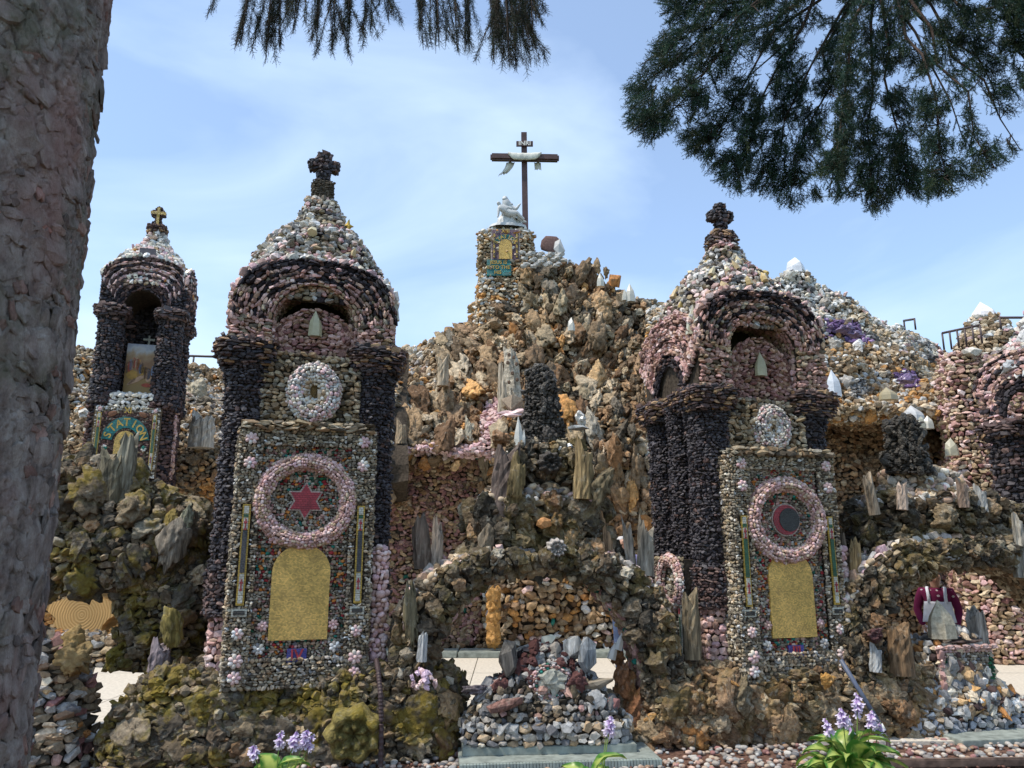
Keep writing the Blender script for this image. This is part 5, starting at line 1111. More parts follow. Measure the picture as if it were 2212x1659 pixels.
single('holed_stalagmite', 'pale holed stalagmite on a pink ledge behind the dark one', 'stalagmite', 1107, 872, 10.9, [('spire', 'boulder', 'far', (0, 0, .42), (.27, .22, .95), (.52, .46, .36), (0, -.06, 0)), ('foot', 'chunk', 'stone', (0, -.03, -.0), (.33, .26, .26), (.33, .26, .19), (0, 0, 0)), ('ledge_stones', 'gnarl', 'crystal', (0, -.05, -.16), (.5, .3, .12), (.62, .45, .44), (0, 0, 0))]+[('dark_hole', 'pebble', 'slag', (x, -.115, z), (.05, .02, .06), (.12, .07, .04), (0, 0, 0)) for x, z in ((-.05, .72), (.04, .8), (-.07, .6), (.06, .58), (.0, .44), (.07, .34), (-.05, .3), (.02, .68))])
single('white_spike', 'flat white pointed slab right of the dark stalagmite', 'crystal', 1186, 838, 10.9, [('spike', 'crystal', 'crystal', (0, 0, 0), (.16, .06, .5), (.68, .66, .58), (0, -.2, 0))])
single('white_cup_stone', 'grey capped petrified stump with a small white stone on top', 'stump', 1250, 915, 6.7, [('cap', 'chunk', 'stone', (0, 0, -.04), (.2, .16, .05), (.36, .38, .38), (0, 0, 0)), ('white_stone', 'gnarl', 'crystal', (.02, 0, .05), (.11, .1, .14), (.55, .54, .5), (0, 0, 0))])

ra = Thing('rock_arch', 'wide dark rock arch right of the moon tower with a girl behind it', 'stone arch', (4.42, 7.35, 0), math.radians(14), 'rock arches of the front wall')
rock_arch(ra, 1.32, .30, 1.14, 1.54, 1.36, .5, .0, TUFP, 'tufa', intr=mixp(TUFAL, 4, BROWN, 3, TAN, 1))
S = body([(z_, a_, b_, .0, .45) for z_, a_, b_ in [(1.42, 1.15, .4), (1.6, 1.0, .4), (1.85, .92, .38), (2.02, .85, .36), (2.08, .5, .3), (2.2, .42, .24), (2.34, .36, .2), (2.36, .02, .02)]], 3, .08, 2, seed=22)
shelf2 = lambda u, v, p: np.where(((p[:, 2] > 2.02))[:, None], mixp(PEB, 3, TAN, 2, PALEPINK, .5, WHITE, 1)(u, v, p), TUFP(u, v, p))
rows(ra, S, .055, .085, .09, shelf2, 'rub', 'tufa', jit=.5, proud=.3); backing(ra, S, 60, 26, .03)
lumps(ra, S, 120, .1, .24, TUFP, 'gnarl', 'tufa', ur=(.2, .8), vr=(.0, .5), tall=.8, flatn=.9, gap=.66); lumps(ra, S, 14, .22, .36, TUFP, 'boulder', 'tufa', ur=(.22, .78), vr=(.05, .45), tall=.9, gap=.8)
lumps(ra, S, 130, .06, .12, mixp(PEB, 3, TAN, 2, WHITE, 1), 'pebble', 'pebble', ur=(.2, .8), mask=lambda u, v, p: p[:, 2] > 2.0, tall=.8, gap=.66, name='pebble')
for a in [(1880, 1020, 1110, 7.2, .12, (.27, .22, .16), -.15, 1), (1948, 1040, 1100, 7.15, .12, (.42, .33, .26), .1, 4), (2078, 1030, 1095, 7.3, .12, (.22, .16, .12), 0, 2), (2118, 1045, 1105, 7.4, .14, (.3, .3, .28), 0, 3), (1848, 1160, 1275, 7.1, .13, (.3, .21, .1), .08, 5), (1826, 1150, 1260, 7.2, .09, (.14, .11, .08), 0, 6), (2205, 1110, 1245, 7.4, .2, (.33, .31, .26), .05, 0), (1892, 1385, 1450, 6.85, .12, (.36, .37, .36), .1, 3), (1945, 1345, 1455, 6.9, .24, (.17, .11, .06), 0, 1)]: log(ra, *a)
put(ra, 'maroon_rock', 'boulder', 'tufa', ra.at(1888, 1372, 6.8), (.2, .16, .14), (.1, .05, .05)); put(ra, 'white_knob', 'rosette', 'stone', ra.at(2052, 1195, 7.15), (.2, .14, .16), (.42, .4, .37), (0, 0, PI))
ra.finish(290)
sb = at(1962, 1018, 7.55)
s2 = Thing('dark_stalagmite', 'stubby dark knobbly stalagmite on the right hand arch', 'stalagmite', (sb[0], 7.55, sb[2]-.03))
S = body([(0, .19, .16), (.2, .185, .16), (.34, .12, .11), (.4, .15, .13), (.52, .14, .12), (.6, .05, .05)], 2.2, .03, 5, seed=9)
rows(s2, S, .035, .04, .045, mixp(C((.06, .055, .045), (.045, .04, .034), (.09, .08, .065)), 1), 'rub', 'slag', jit=.7, proud=.4); backing(s2, S, 24, 12, .02); lumps(s2, S, 80, .05, .09, P1(C((.06, .055, .045), (.09, .08, .065))), 'rub', 'slag', proud=.5, jit=.8); s2.finish(200)

la = Thing('rock_arch', 'mossy rock arch between the tree trunk and the nearest tower', 'stone arch', (-3.72, 6.75, 0), math.radians(5), 'rock arches of the front wall')
S = body([(.55, .31, .3, .62, .2), (1.0, .36, .32, .66, .2), (1.4, .42, .34, .6, .2), (1.5, .2, .2, .5, .2)], 3, .07, 2.4, seed=31)
rows(la, S, .055, .08, .09, MOSSP, 'rub', 'mossy', jit=.5); backing(la, S, 40, 16, .03); lumps(la, S, 50, .1, .22, MOSSP, 'gnarl', 'mossy', ur=(.2, .8), tall=1.1, gap=.66)
S = body([(z_, a_, b_, cx_, .25) for z_, a_, b_, cx_ in [(1.22, .5, .3, .0), (1.36, .95, .38, .1), (1.6, .95, .42, .05), (1.9, .8, .4, -.02), (2.1, .55, .34, -.1), (2.28, .36, .26, -.2), (2.38, .05, .05, -.2)]], 2.8, .10, 2, seed=33)
rows(la, S, .06, .085, .1, MOSSP, 'rub', 'mossy', jit=.5); backing(la, S, 60, 22, .03); lumps(la, S, 26, .24, .42, MOSSP, 'boulder', 'mossy', ur=(.2, .8), vr=(.05, .85), tall=1.1, flatn=.7, gap=.74); lumps(la, S, 110, .1, .22, MOSSP, 'gnarl', 'mossy', ur=(.2, .8), flatn=.9, gap=.66)
log(la, 240, 965, 1085, 6.7, .24, (.17, .15, .1), -.03, 2); log(la, 272, 930, 1080, 6.75, .19, (.25, .23, .17), .05, 5); log(la, 375, 1100, 1240, 6.6, .28, (.2, .17, .13), .25, 3, 'boulder'); log(la, 402, 1085, 1160, 6.62, .14, (.3, .29, .2), .1, 4, 'boulder'); log(la, 345, 1375, 1450, 6.45, .18, (.25, .21, .22), .05, 6); log(la, 372, 1310, 1400, 6.42, .2, (.2, .16, .05), 0, 7, 'boulder')
la.finish(290)

# ------------------------------------------------------------------ stone cairns in the arches
cn = Thing('stone_cairn', 'small pyramid of white and grey stones with a round pale medallion', 'cairn', (.27, 6.52, .05), math.radians(5), 'stone cairns standing in the arches')
bx = box(cn, 'plinth', (0, 0, .015), (1.36, .62, .07), 'slab', .006)
S = body([(.05, .665, .30), (.18, .66, .29), (.24, .62, .27), (.36, .56, .24), (.48, .47, .21), (.62, .30, .17), (.72, .22, .14), (.82, .14, .10), (.86, .02, .02)], 4.5, .02, 4, seed=5)
cpal_ = lambda u, v, p: np.where((p[:, 2] < .33)[:, None], mixp(WHITE, .8, GREYS, 4, TUFA, 2, TAN, 1)(u, v, p), np.where((p[:, 2] > .62)[:, None], mixp(C((.12, .05, .045), (.08, .04, .04)), 3, GREYS, 3, BLACK, 1)(u, v, p), mixp(GREYS, 3, TAN, 1, PINK, .5, TUFA, 4)(u, v, p)))
cpal = lambda u, v, p: cpal_(u, v, p)*.72
rows(cn, S, .07, .075, .06, mixp(WHITE, 1, TAN, 1.3, GREYS, 3), 'chunk', 'stone', jit=.25, vr=(0, .13)); rows(cn, S, .05, .055, .05, cpal, 'rub', 'stone', jit=.5, var=.5, vr=(.12, 1)); backing(cn, S, 60, 16, .02)
lumps(cn, S, 60, .07, .13, cpal, 'gnarl', 'stone', ur=(.2, .8), vr=(.22, .9), flatn=.7, gap=.72); lumps(cn, S, 6, .13, .17, mixp(GREYS, 1, ROSE, 1), 'gnarl', 'stone', ur=(.3, .7), vr=(.25, .5), flatn=.6)
torus_stones(cn, .02, .56, -.20, .135, .135, .025, .026, mixp(PALEPINK, 1, TEAL, .3, GREYS, 2, ROSE, 2)); put(cn, 'pale_medallion', 'gnarl', 'stone', (.02, -.235, .56), (.25, .07, .25), (.36, .36, .3))
log(cn, 1098, 1352, 1440, 6.35, .16, (.13, .12, .105), -.02, 1, 'chunk'); log(cn, 1268, 1345, 1432, 6.38, .16, (.25, .27, .28), .02, 4, 'chunk', dep=.12); log(cn, 1238, 1342, 1400, 6.45, .17, (.33, .34, .33), 0, 6, 'chunk', dep=.1)
put(cn, 'driftwood_piece', 'boulder', 'wood', cn.at(1028, 1472, 6.3), (.24, .1, .09), (.13, .11, .12), (0, -.15, 0)); put(cn, 'petrified_plank', 'chunk', 'woodx', cn.at(1288, 1460, 6.35), (.3, .08, .08), (.27, .23, .17), (0, -.25, 0)); put(cn, 'top_wedge', 'crystal', 'crystal', cn.at(1180, 1352, 6.5), (.14, .05, .1), (.6, .57, .44), (0, -.9, 0)); put(cn, 'red_brown_slab', 'chunk', 'wood', cn.at(1092, 1508, 6.2), (.3, .1, .1), (.2, .11, .09), (0, -.3, 0))
for x, y, s in ((1080, 1465, .15), (1245, 1455, .2), (1150, 1405, .1), (1210, 1410, .12)): put(cn, 'dark_red_rock', 'boulder', 'stone', cn.at(x, y, 6.32), (s, s*.7, s), (.11, .05, .045))
cn.finish(280); cn.o.scale = (1, 1, .88)
c2 = Thing('stone_cairn', 'stone cairn with a big tan pointed crystal above a square panel', 'cairn', (4.02, 7.35, 0), math.radians(12), 'stone cairns standing in the arches')
S = body([(0, .72, .34), (.06, .72, .34), (.2, .66, .3), (.34, .5, .27), (.40, .36, .24), (.72, .34, .22), (.76, .02, .02)], 4.5, .03, 3, seed=15)
cp2 = lambda u, v, p: np.where((p[:, 2] < .12)[:, None], mixp(C((.22, .24, .27), (.3, .31, .33)), 3, GREYS, 1)(u, v, p), mixp(TAN, 2, GREYS, 3, WHITE, 2, MAROON, 1.2, ORANGE, .8)(u, v, p))
rows(c2, S, .06, .075, .06, cp2, 'chunk', 'stone', jit=.3, var=.4); backing(c2, S, 50, 16, .02); lumps(c2, S, 60, .08, .15, cp2, 'gnarl', 'stone', ur=(.2, .8), vr=(.12, .6), flatn=.7)
f = box(c2, 'panel_block', (.04, -.17, .52), (.56, .16, .35), 'mortar_lt')
S = plane(-.24, .32, .34, .70, -.255); rows(c2, S, .026, .03, .02, lambda u, v, p: np.where(((u < .1) | (v > .9))[:, None], mixp(PINK, 1, PALEPINK, 1)(u, v, p), np.where((((u < .28) | (u > .88)) & (v > .2) & (v < .78))[:, None], P1(GREEN)(u, v, p), mixp(GREYS, 1, GRIT, 3)(u, v, p))), 'chip', 'pebble', jit=.4)
for k in range(7): put(c2, 'pink_quartz', 'gnarl', 'crystal', (-.24+k*.093, -.27, .71), (.11, .07, .05), (.5, .34, .3))
for k in range(4): put(c2, 'pink_quartz', 'gnarl', 'crystal', (-.25, -.27, .66-k*.09), (.05, .07, .11), (.45, .27, .24))
put(c2, 'tan_crystal', 'crystal', 'stone', c2.at(2032, 1337, 7.15), (.27, .18, .34), (.42, .38, .28), tpl=2); put(c2, 'dark_slab', 'chunk', 'wood', (.05, -.12, .75), (.62, .3, .05), (.11, .08, .07)); lumps(c2, body([(.76, .25, .16, .05, -.1), (.84, .12, .1, .05, -.1), (.88, .02, .02, .05, -.1)]), 30, .05, .1, mixp(GREYS, 2, TAN, 1), 'gnarl', 'crystal')
log(c2, 2110, 1310, 1420, 7.4, .22, (.3, .27, .23), 0, 5); c2.finish(260)
c3 = Thing('stone_cairn', 'stacked stone cairn beside the tree trunk with a tan pointed stone on top', 'cairn', (-3.60, 6.12, 0), 0, 'stone cairns standing in the arches')
S = body([(-.03, .36, .3), (.4, .28, .28), (.75, .24, .25), (.9, .18, .2), (.92, .02, .02)], 4, .04, 3, seed=17)
rows(c3, S, .065, .1, .08, mixp(GREYS, 1.6, TAN, 1, ROSE, 1, TUFA, 4), 'chunk', 'stone', jit=.3, var=.4); backing(c3, S, 40, 16, .02); lumps(c3, S, 60, .09, .17, mixp(GREYS, 1.5, TAN, 1, ROSE, 1, TUFA, 3, ORANGE, .4), 'gnarl', 'stone', ur=(.2, .8), tall=.6, flatn=.7)
log(c3, 155, 1348, 1430, 6.0, .2, (.3, .2, .08), 0, 3, 'boulder', 'far', name='pointed_stone'); log(c3, 160, 1385, 1460, 5.95, .27, (.28, .2, .09), 0, 5, 'boulder', 'far', name='pointed_stone'); c3.finish(240)
lo = Thing('low_garden_wall', 'low rough stone edging wall far behind the left arch', 'stone wall', (-6.6, 10.9, 0))
S = body([(0, 1.5, .2), (.34, 1.5, .2), (.36, .5, .02)], 8, .05, 3); rows(lo, S, .09, .14, .12, mixp(TUFAL, 3, BROWN, 2, GREYS, 1), 'rub', 'far', jit=.5); backing(lo, S, 40, 6, .03); lo.finish(100)
# cut petrified log with rings
lg = at(186, 1328, 11.6)
pw = Thing('petrified_log_section', 'big orange ringed slice of petrified wood behind the left arch', 'petrified wood', (lg[0], 11.6, lg[2]-.3))
m, t_, b_ = nodemat('ringed_orange_wood', .7, .3); N = t_.nodes; K = t_.links.new; tcn = N.new('ShaderNodeTexCoord'); mpn = N.new('ShaderNodeMapping'); mpn.inputs['Rotation'].default_value = (PI/2, 0, 0); K(tcn.outputs['Object'], mpn.inputs[0])
wv = N.new('ShaderNodeTexWave'); wv.wave_type = 'RINGS'; wv.rings_direction = 'Z'; wv.inputs['Scale'].default_value = 8; wv.inputs['Distortion'].default_value = 3.5; wv.inputs['Detail'].default_value = 3; K(mpn.outputs[0], wv.inputs[0])
cr_ = N.new('ShaderNodeValToRGB'); cr_.color_ramp.elements[0].color = (.48, .27, .09, 1); cr_.color_ramp.elements[1].color = (.62, .38, .15, 1); K(wv.outputs[0], cr_.inputs[0]); K(cr_.outputs[0], b_.inputs['Base Color'])
bp = N.new('ShaderNodeBump'); bp.inputs['Strength'].default_value = .4; bp.inputs['Distance'].default_value = .01; K(wv.outputs[0], bp.inputs['Height']); K(bp.outputs[0], b_.inputs['Normal'])
pts = [((.46+.07*math.sin(3*t)+.04*math.sin(7*t+1)+.02*math.sin(13*t))*math.cos(t), (.33+.03*math.sin(5*t))*math.sin(t)) for t in np.linspace(0, 2*PI, 41)[:-1]]
o = prism(pw, 'log_face', pts, -.12, .3, m); o.location = (0, 0, .3); put(pw, 'side_slab', 'boulder', 'far', (.62, 0, .06), (.5, .3, .28), (.5, .28, .1))

# slab with tiled edge
sl = Thing('tiled_step', 'grey-green step with a fine tiled edge under the middle cairn', 'step', (.33, 6.42, -.02), math.radians(6))
box(sl, 'slab', (0, .02, .025), (1.52, .82, .06), 'slab', .004)
n = 62
tm_ = box(sl, 'edge_tile', (0, 0, 0), (1.52/n-.003, .035, .055), flat('edge_tile', (.28, .33, .30), .5, .4, .15, 8, .1), .002); tm_.location = (-.76+.76/n, -.41, .028)
for k in range(1, n):
    q = tm_.copy(); COL.objects.link(q); q.location = (-.76+1.52*(k+.5)/n, -.41+.002*math.sin(k*1.7), .028)
sl2 = Thing('right_step', 'bare grey step in front of the right hand cairn', 'step', (4.6, 7.3, -.02), math.radians(8)); box(sl2, 'slab', (0, -.12, .02), (1.9, .8, .05), 'slab', .004)

# gravel, timber edging, cable, pipe
def scatter(name, n, xr, yf, zr, s0, s1, pal, kind='pebble', mat='pebble'):
    x = rng.uniform(*xr, n); y = yf(x, rng.random(n)); s = rng.uniform(s0, s1, n); V0, F0 = zip(*[TPL[kind][k] for k in range(len(TPL[kind]))])
    a = rng.uniform(0, 2*PI, n); Vs = []; Fs = []; Cs = []; off = 0; colr = pal(x, y, np.stack([x, y, x*0], 1))*rng.uniform(.8, 1.2, (n, 1)); tt = rng.integers(0, len(V0), n)
    for k in range(len(V0)):
        q = np.nonzero(tt == k)[0]; V = V0[k]; c, s_ = np.cos(a[q])[:, None], np.sin(a[q])[:, None]
        X = np.stack([(V[None, :, 0]*c-V[None, :, 1]*.75*s_)*s[q][:, None]+x[q][:, None], (V[None, :, 0]*s_+V[None, :, 1]*.75*c)*s[q][:, None]+y[q][:, None], V[None, :, 2]*s[q][:, None]*.6+zr+rng.uniform(0, .02, len(q))[:, None]], -1)
        Vs.append(X.reshape(-1, 3)); Fs.append((F0[k][None]+(np.arange(len(q))*len(V))[:, None, None]+off).reshape(-1, 3)); off += len(q)*len(V); Cs.append(np.repeat(colr[q], len(V), 0))
    o = bpy.data.objects.new(name, mesh_np(name, np.concatenate(Vs), np.concatenate(Fs), [M[mat]], col=np.concatenate(Cs), smooth=True)); COL.objects.link(o); o['kind'] = 'stuff'; return o
scatter('gravel', 3600, (-4.2, 6.5), lambda x, r: 5.72+.09*(x+1)*(x > -1)+(1.25)*r, -.02, .025, .065, mixp(PEB*.8, 4, ROSE, 1, GREYS*.85, 2.5))
scatter('bark_mulch', 2600, (-4.2, 6.5), lambda x, r: 4.9+1.4*r, -.028, .015, .04, mixp(C((.16, .08, .06), (.11, .06, .045), (.2, .11, .08)), 1), 'chip', 'stone')
te = Thing('timber_edging', 'long dark timber edging lying along the gravel at lower right', 'edging', (3.6, 6.1, -.02), math.radians(3)); box(te, 'timber', (0, 0, .03), (2.6, .05, .06), flat('old_timber', (.13, .09, .07), .9, .2, .3, 15, .6), .008)
ch = Thing('drain_hose', 'dark corrugated hose hanging down the middle of the mossy wall', 'hose', at(822, 1650, 6.0))
pth = [ch.at(*q) for q in ((813, 1425, 6.32), (817, 1450, 6.1), (822, 1500, 6.0), (824, 1560, 5.98), (822, 1655, 5.98))]
P = []
for i in range(60):
    t = i/59*(len(pth)-1); k = min(int(t), len(pth)-2); P.append(pth[k]+(pth[k+1]-pth[k])*(t-k))
V, F = tube(P, [.017+.004*(i % 2) for i in range(60)], 8); ch.part('hose_run', V, F, 'cable', False)
cd = Thing('drain_pipe', 'straight grey-blue pipe leaning down beside the moon tower base', 'pipe', at(1918, 1650, 6.4))
V, F = tube([cd.at(1816, 1425, 6.62), cd.at(1905, 1572, 6.5)], .019, 8); cd.part('pipe', V, F, 'bluehose', True); V, F = tube([cd.at(1900, 1565, 6.5), cd.at(1908, 1580, 6.48)], .027, 8); cd.part('coupling', V, F, 'cloth', True)
V, F = tube([cd.at(1908, 1578, 6.48), cd.at(1918, 1600, 6.46), cd.at(1922, 1630, 6.42), cd.at(1915, 1660, 6.35)], .018, 8); cd.part('flexible_end', V, F, 'cable', True)

# ------------------------------------------------------------------ trees
def bark_mat():
    m, t, b = nodemat('spruce_bark', .95, .15); N = t.nodes; K = t.links.new
    g = N.new('ShaderNodeNewGeometry'); mpn = N.new('ShaderNodeMapping'); mpn.inputs['Scale'].default_value = (1, 1, .55); K(g.outputs['Position'], mpn.inputs[0])
    def no(s, d=6, r=.6, src=mpn.outputs[0], dist=0.):
        n = N.new('ShaderNodeTexNoise'); n.inputs['Scale'].default_value = s; n.inputs['Detail'].default_value = d; n.inputs['Roughness'].default_value = r; n.inputs['Distortion'].default_value = dist; K(src, n.inputs[0]); return n.outputs[0]
    def ramp(src, *st):
        r = N.new('ShaderNodeValToRGB'); e = r.color_ramp.elements; e[0].position, e[0].color = st[0][0], (*st[0][1], 1); e[1].position, e[1].color = st[-1][0], (*st[-1][1], 1)
        for p, c in st[1:-1]: q = e.new(p); q.color = (*c, 1)
        K(src, r.inputs[0]); return r.outputs[0]
    base = ramp(no(22, 8, .7), (.3, (.13, .10, .088)), (.45, (.29, .24, .215)), (.58, (.42, .365, .33)), (.72, (.56, .51, .47)))
    pk = N.new('ShaderNodeMapRange'); pk.inputs[1].default_value = .5; pk.inputs[2].default_value = .66; pk.inputs[4].default_value = .6; K(no(3.2, 4, .6), pk.inputs[0])
    x1_ = N.new('ShaderNodeMix'); x1_.data_type = 'RGBA'; x1_.inputs[7].default_value = (.40, .22, .19, 1); K(pk.outputs[0], x1_.inputs[0]); K(base, x1_.inputs[6])
    gr = N.new('ShaderNodeMapRange'); gr.inputs[1].default_value = .52; gr.inputs[2].default_value = .68; gr.inputs[4].default_value = .6
    K(no(4.3, 5, .7, g.outputs['Position']), gr.inputs[0])
    x2 = N.new('ShaderNodeMix'); x2.data_type = 'RGBA'; x2.inputs[7].default_value = (.16, .17, .10, 1); K(gr.outputs[0], x2.inputs[0]); K(x1_.outputs[2], x2.inputs[6])
    at_ = N.new('ShaderNodeAttribute'); at_.attribute_name = 'col'; mu = N.new('ShaderNodeVectorMath'); mu.operation = 'MULTIPLY'; K(x2.outputs[2], mu.inputs[0]); K(at_.outputs['Color'], mu.inputs[1]); K(mu.outputs[0], b.inputs['Base Color'])
    bp = N.new('ShaderNodeBump'); bp.inputs['Strength'].default_value = .9; bp.inputs['Distance'].default_value = .03; K(no(70, 9, .8), bp.inputs['Height']); K(bp.outputs[0], b.inputs['Normal'])
    return m
M['bark'] = bark_mat()
M['twig'] = flat('twig_bark', (.07, .05, .04), .9, .1, .3, 60, .4)
def trunk(T, name, ctr, r0, r1, z0, z1, lean=0., nu=420, nv=900, arc=1.):
    u, v = np.meshgrid(np.linspace(0, 1, nu), np.linspace(0, 1, nv)); u, v = u.ravel(), v.ravel()
    u0 = (math.atan2(-1, .72)+PI)/(2*PI); t = 2*PI*(u-.115*np.sin(2*PI*(u-u0)))-PI; z = z0+(z1-z0)*v; r = r0+(r1-r0)*v
    P = np.stack([np.cos(t)*r, np.sin(t)*r, z], -1); q = P*np.array((1, 1, .62))
    w = q+.035*np.stack([fbm(q*9+k*5, 2, k) for k in range(3)], -1)
    f1, f2, cid = voro(w*(26, 26, 17), 3); g1, g2, cid2 = voro(w*(58, 58, 38), 8)
    sc_ = np.mod(w[:, 2]*16+cid*4+1.2*fbm(q*7, 2, 9), 1); sc2 = np.mod(w[:, 2]*37+cid2*5, 1)
    d = .004*(1-sc_)*np.clip((f2-f1)*8, .2, 1)+.003*(1-sc2)+.004*np.clip((f2-f1)*14, 0, 1)+.005*cid*np.clip((f2-f1)*14, 0, 1)+.003*np.clip((g2-g1)*12, 0, 1)+.005*cid2+.006*fbm(q*4, 2)+.008*fbm(P*(6, 6, 1.2), 2, 5)+.003*fbm(q*60, 2, 7)
    P[:, 0] = np.cos(t)*(r+d)+lean*(v-.5)+ctr[0]; P[:, 1] = np.sin(t)*(r+d)+ctr[1]
    c = (.92+.22*cid)[:, None]*np.ones(3)
    ii = (np.arange(nv-1)[:, None]*nu+np.arange(nu-1)[None]).ravel(); F = np.stack([ii, ii+1, ii+nu+1, ii+nu], 1)
    o = bpy.data.objects.new(name, mesh_np(name, P-T.loc, F, [M['bark']], col=c, smooth=True)); COL.objects.link(o); o.parent = T.o; return o
def make_sprig(seed, L=.15, nside=5, nl=.016):
    r = np.random.default_rng(seed); V = []; F = []
    def stick(a, b, w):
        d = b-a; n = np.cross(d, (0, 0, 1)); n = n/(np.linalg.norm(n)+1e-9)*w; k = len(V); m = np.array((0, 0, w))
        V.extend([a+n, a-n, b, a+m, a-m]); F.extend([(k, k+1, k+2), (k+3, k+4, k+2)])
    def needles(a, b, n):
        d = (b-a)/np.linalg.norm(b-a); e = np.cross(d, r.normal(size=3)); e /= np.linalg.norm(e); f = np.cross(d, e)
        for i in range(n):
            p = a+(b-a)*(i+r.random())/n; q = r.uniform(0, 2*PI); o = math.cos(q)*e+math.sin(q)*f; nd = o*.85+d*r.uniform(.35, .8); nd /= np.linalg.norm(nd)
            wv_ = np.cross(nd, r.normal(size=3)); wv_ = wv_/np.linalg.norm(wv_)*.0019; k = len(V); V.extend([p+wv_, p-wv_, p+nd*nl*r.uniform(.75, 1.15)]); F.append((k, k+1, k+2))
    a = np.zeros(3); b = np.array((L, 0, 0)); stick(a, b, .0022); needles(a, b, 34)
    for k in range(nside):
        s = (k % 2)*2-1; x = L*(.1+.62*k/nside); l = L*r.uniform(.35, .6)*(1-.35*k/nside); an = r.uniform(.6, .95); p = np.array((x, 0, 0)); q = p+l*np.array((math.cos(an), s*math.sin(an), r.uniform(-.25, .15))); stick(p, q, .0014); needles(p, q, 20)
    return np.array(V), np.array(F)
SPR = [make_sprig(s) for s in range(6)]; SPRD = [make_sprig(s+20, .2, 4, .011) for s in range(5)]
def leafmat(name, rough=.55):
    m, t, b = nodemat(name, rough, .35); N = t.nodes; K = t.links.new; a = N.new('ShaderNodeAttribute'); a.attribute_name = 'col'; K(a.outputs['Color'], b.inputs['Base Color'])
    tr = N.new('ShaderNodeBsdfTranslucent'); K(a.outputs['Color'], tr.inputs[0]); mxn = N.new('ShaderNodeMixShader'); mxn.inputs[0].default_value = .25; out = [n for n in N if n.type == 'OUTPUT_MATERIAL'][0]
    K(b.outputs[0], mxn.inputs[1]); K(tr.outputs[0], mxn.inputs[2]); K(mxn.outputs[0], out.inputs[0]); return m
M['needle'] = leafmat('spruce_needles'); M['leaf'] = leafmat('hosta_leaf', .35); M['petal'] = leafmat('hosta_petal', .5)
def foliage(T, name, P, D, sc, tpl, pal):
    n = len(P); x = D/np.linalg.norm(D, axis=1)[:, None]; r = rng.normal(size=(n, 3)); r[:, 2] *= .4; y = np.cross(r, x); y /= np.linalg.norm(y, axis=1)[:, None]; zz = np.cross(x, y)
    R = np.stack([x, y, zz], -1); tt = rng.integers(0, len(tpl), n); Vs, Fs, Cs = [], [], []; off = 0; col = pal[rng.integers(0, len(pal), n)]*rng.uniform(.6, 1.4, (n, 1))
    for k in range(len(tpl)):
        q = np.nonzero(tt == k)[0]
        if not len(q): continue
        V, F = tpl[k]; X = np.einsum('nij,vj->nvi', R[q]*sc[q][:, None, None], V)+P[q][:, None, :]; Vs.append(X.reshape(-1, 3)); Fs.append((F[None]+(np.arange(len(q))*len(V))[:, None, None]+off).reshape(-1, 3)); off += len(q)*len(V); Cs.append(np.repeat(col[q], len(V), 0))
    o = bpy.data.objects.new(name, mesh_np(name, np.concatenate(Vs)-T.loc, np.concatenate(Fs), [M['needle']], col=np.concatenate(Cs))); COL.objects.link(o); o.parent = T.o; o['kind'] = 'stuff'; return o
def curve3(a, b, sag, n=10, j=0.):
    t = np.linspace(0, 1, n)[:, None]; p = a+(b-a)*t+np.array((0, 0, -1))*sag*(t**2-t)*-4*-1; p[1:-1] += rng.normal(0, j, (n-2, 3)); return p
NEED = C((.018, .048, .026), (.026, .060, .030), (.015, .036, .022), (.034, .052, .02), (.02, .055, .036))
lt = Thing('spruce_tree', 'scaly grey and pink spruce trunk filling the left edge with sprays hanging at top centre', 'tree', (-1.5, 1.865, 0))
trunk(lt, 'trunk', (-1.52, 1.865), .347, .268, -.05, 4.2)
def Sbark(u, v):
    t = 2*PI*u+PI/2; z = -.05+4.25*v; r = .347+(.268-.347)*v+.014+.010*fbm(np.stack([np.cos(t)*4, np.sin(t)*4, z*1.3], -1), 2, 4); return np.stack([np.cos(t)*r-.02, np.sin(t)*r, z], -1)
barkpal = lambda u, v, p: rng.uniform(.62, 1.25, (len(p), 1))*np.where(rng.random((len(p), 1)) < .22, C(1.12, .86, .80), C(1, 1, 1))
rows(lt, Sbark, .042, .034, .012, barkpal, 'flake', 'bark', jit=.16, proud=.15, var=.5, fill=1.35, name='bark_flake', cull=.3)
rows(lt, Sbark, .075, .06, .016, barkpal, 'flake', 'bark', jit=.12, proud=.3, var=.5, fill=1.2, name='bark_flake', cull=.3, mask=lambda u, v, p: rng.random(len(u)) < .5)
lt.finish(290)
tips = [(520, 98), (573, 138), (604, 103), (632, 73), (683, 102), (718, 117), (752, 120), (783, 103), (914, 105), (948, 102), (989, 114), (1013, 110), (1068, 138), (1085, 120), (1100, 145), (1115, 155), (1130, 140), (1147, 145), (1152, 90), (1159, 52), (456, 33), (620, 40), (840, 50)]
Ps, Ds, S_ = [], [], []; limbs = []; limbs2 = []
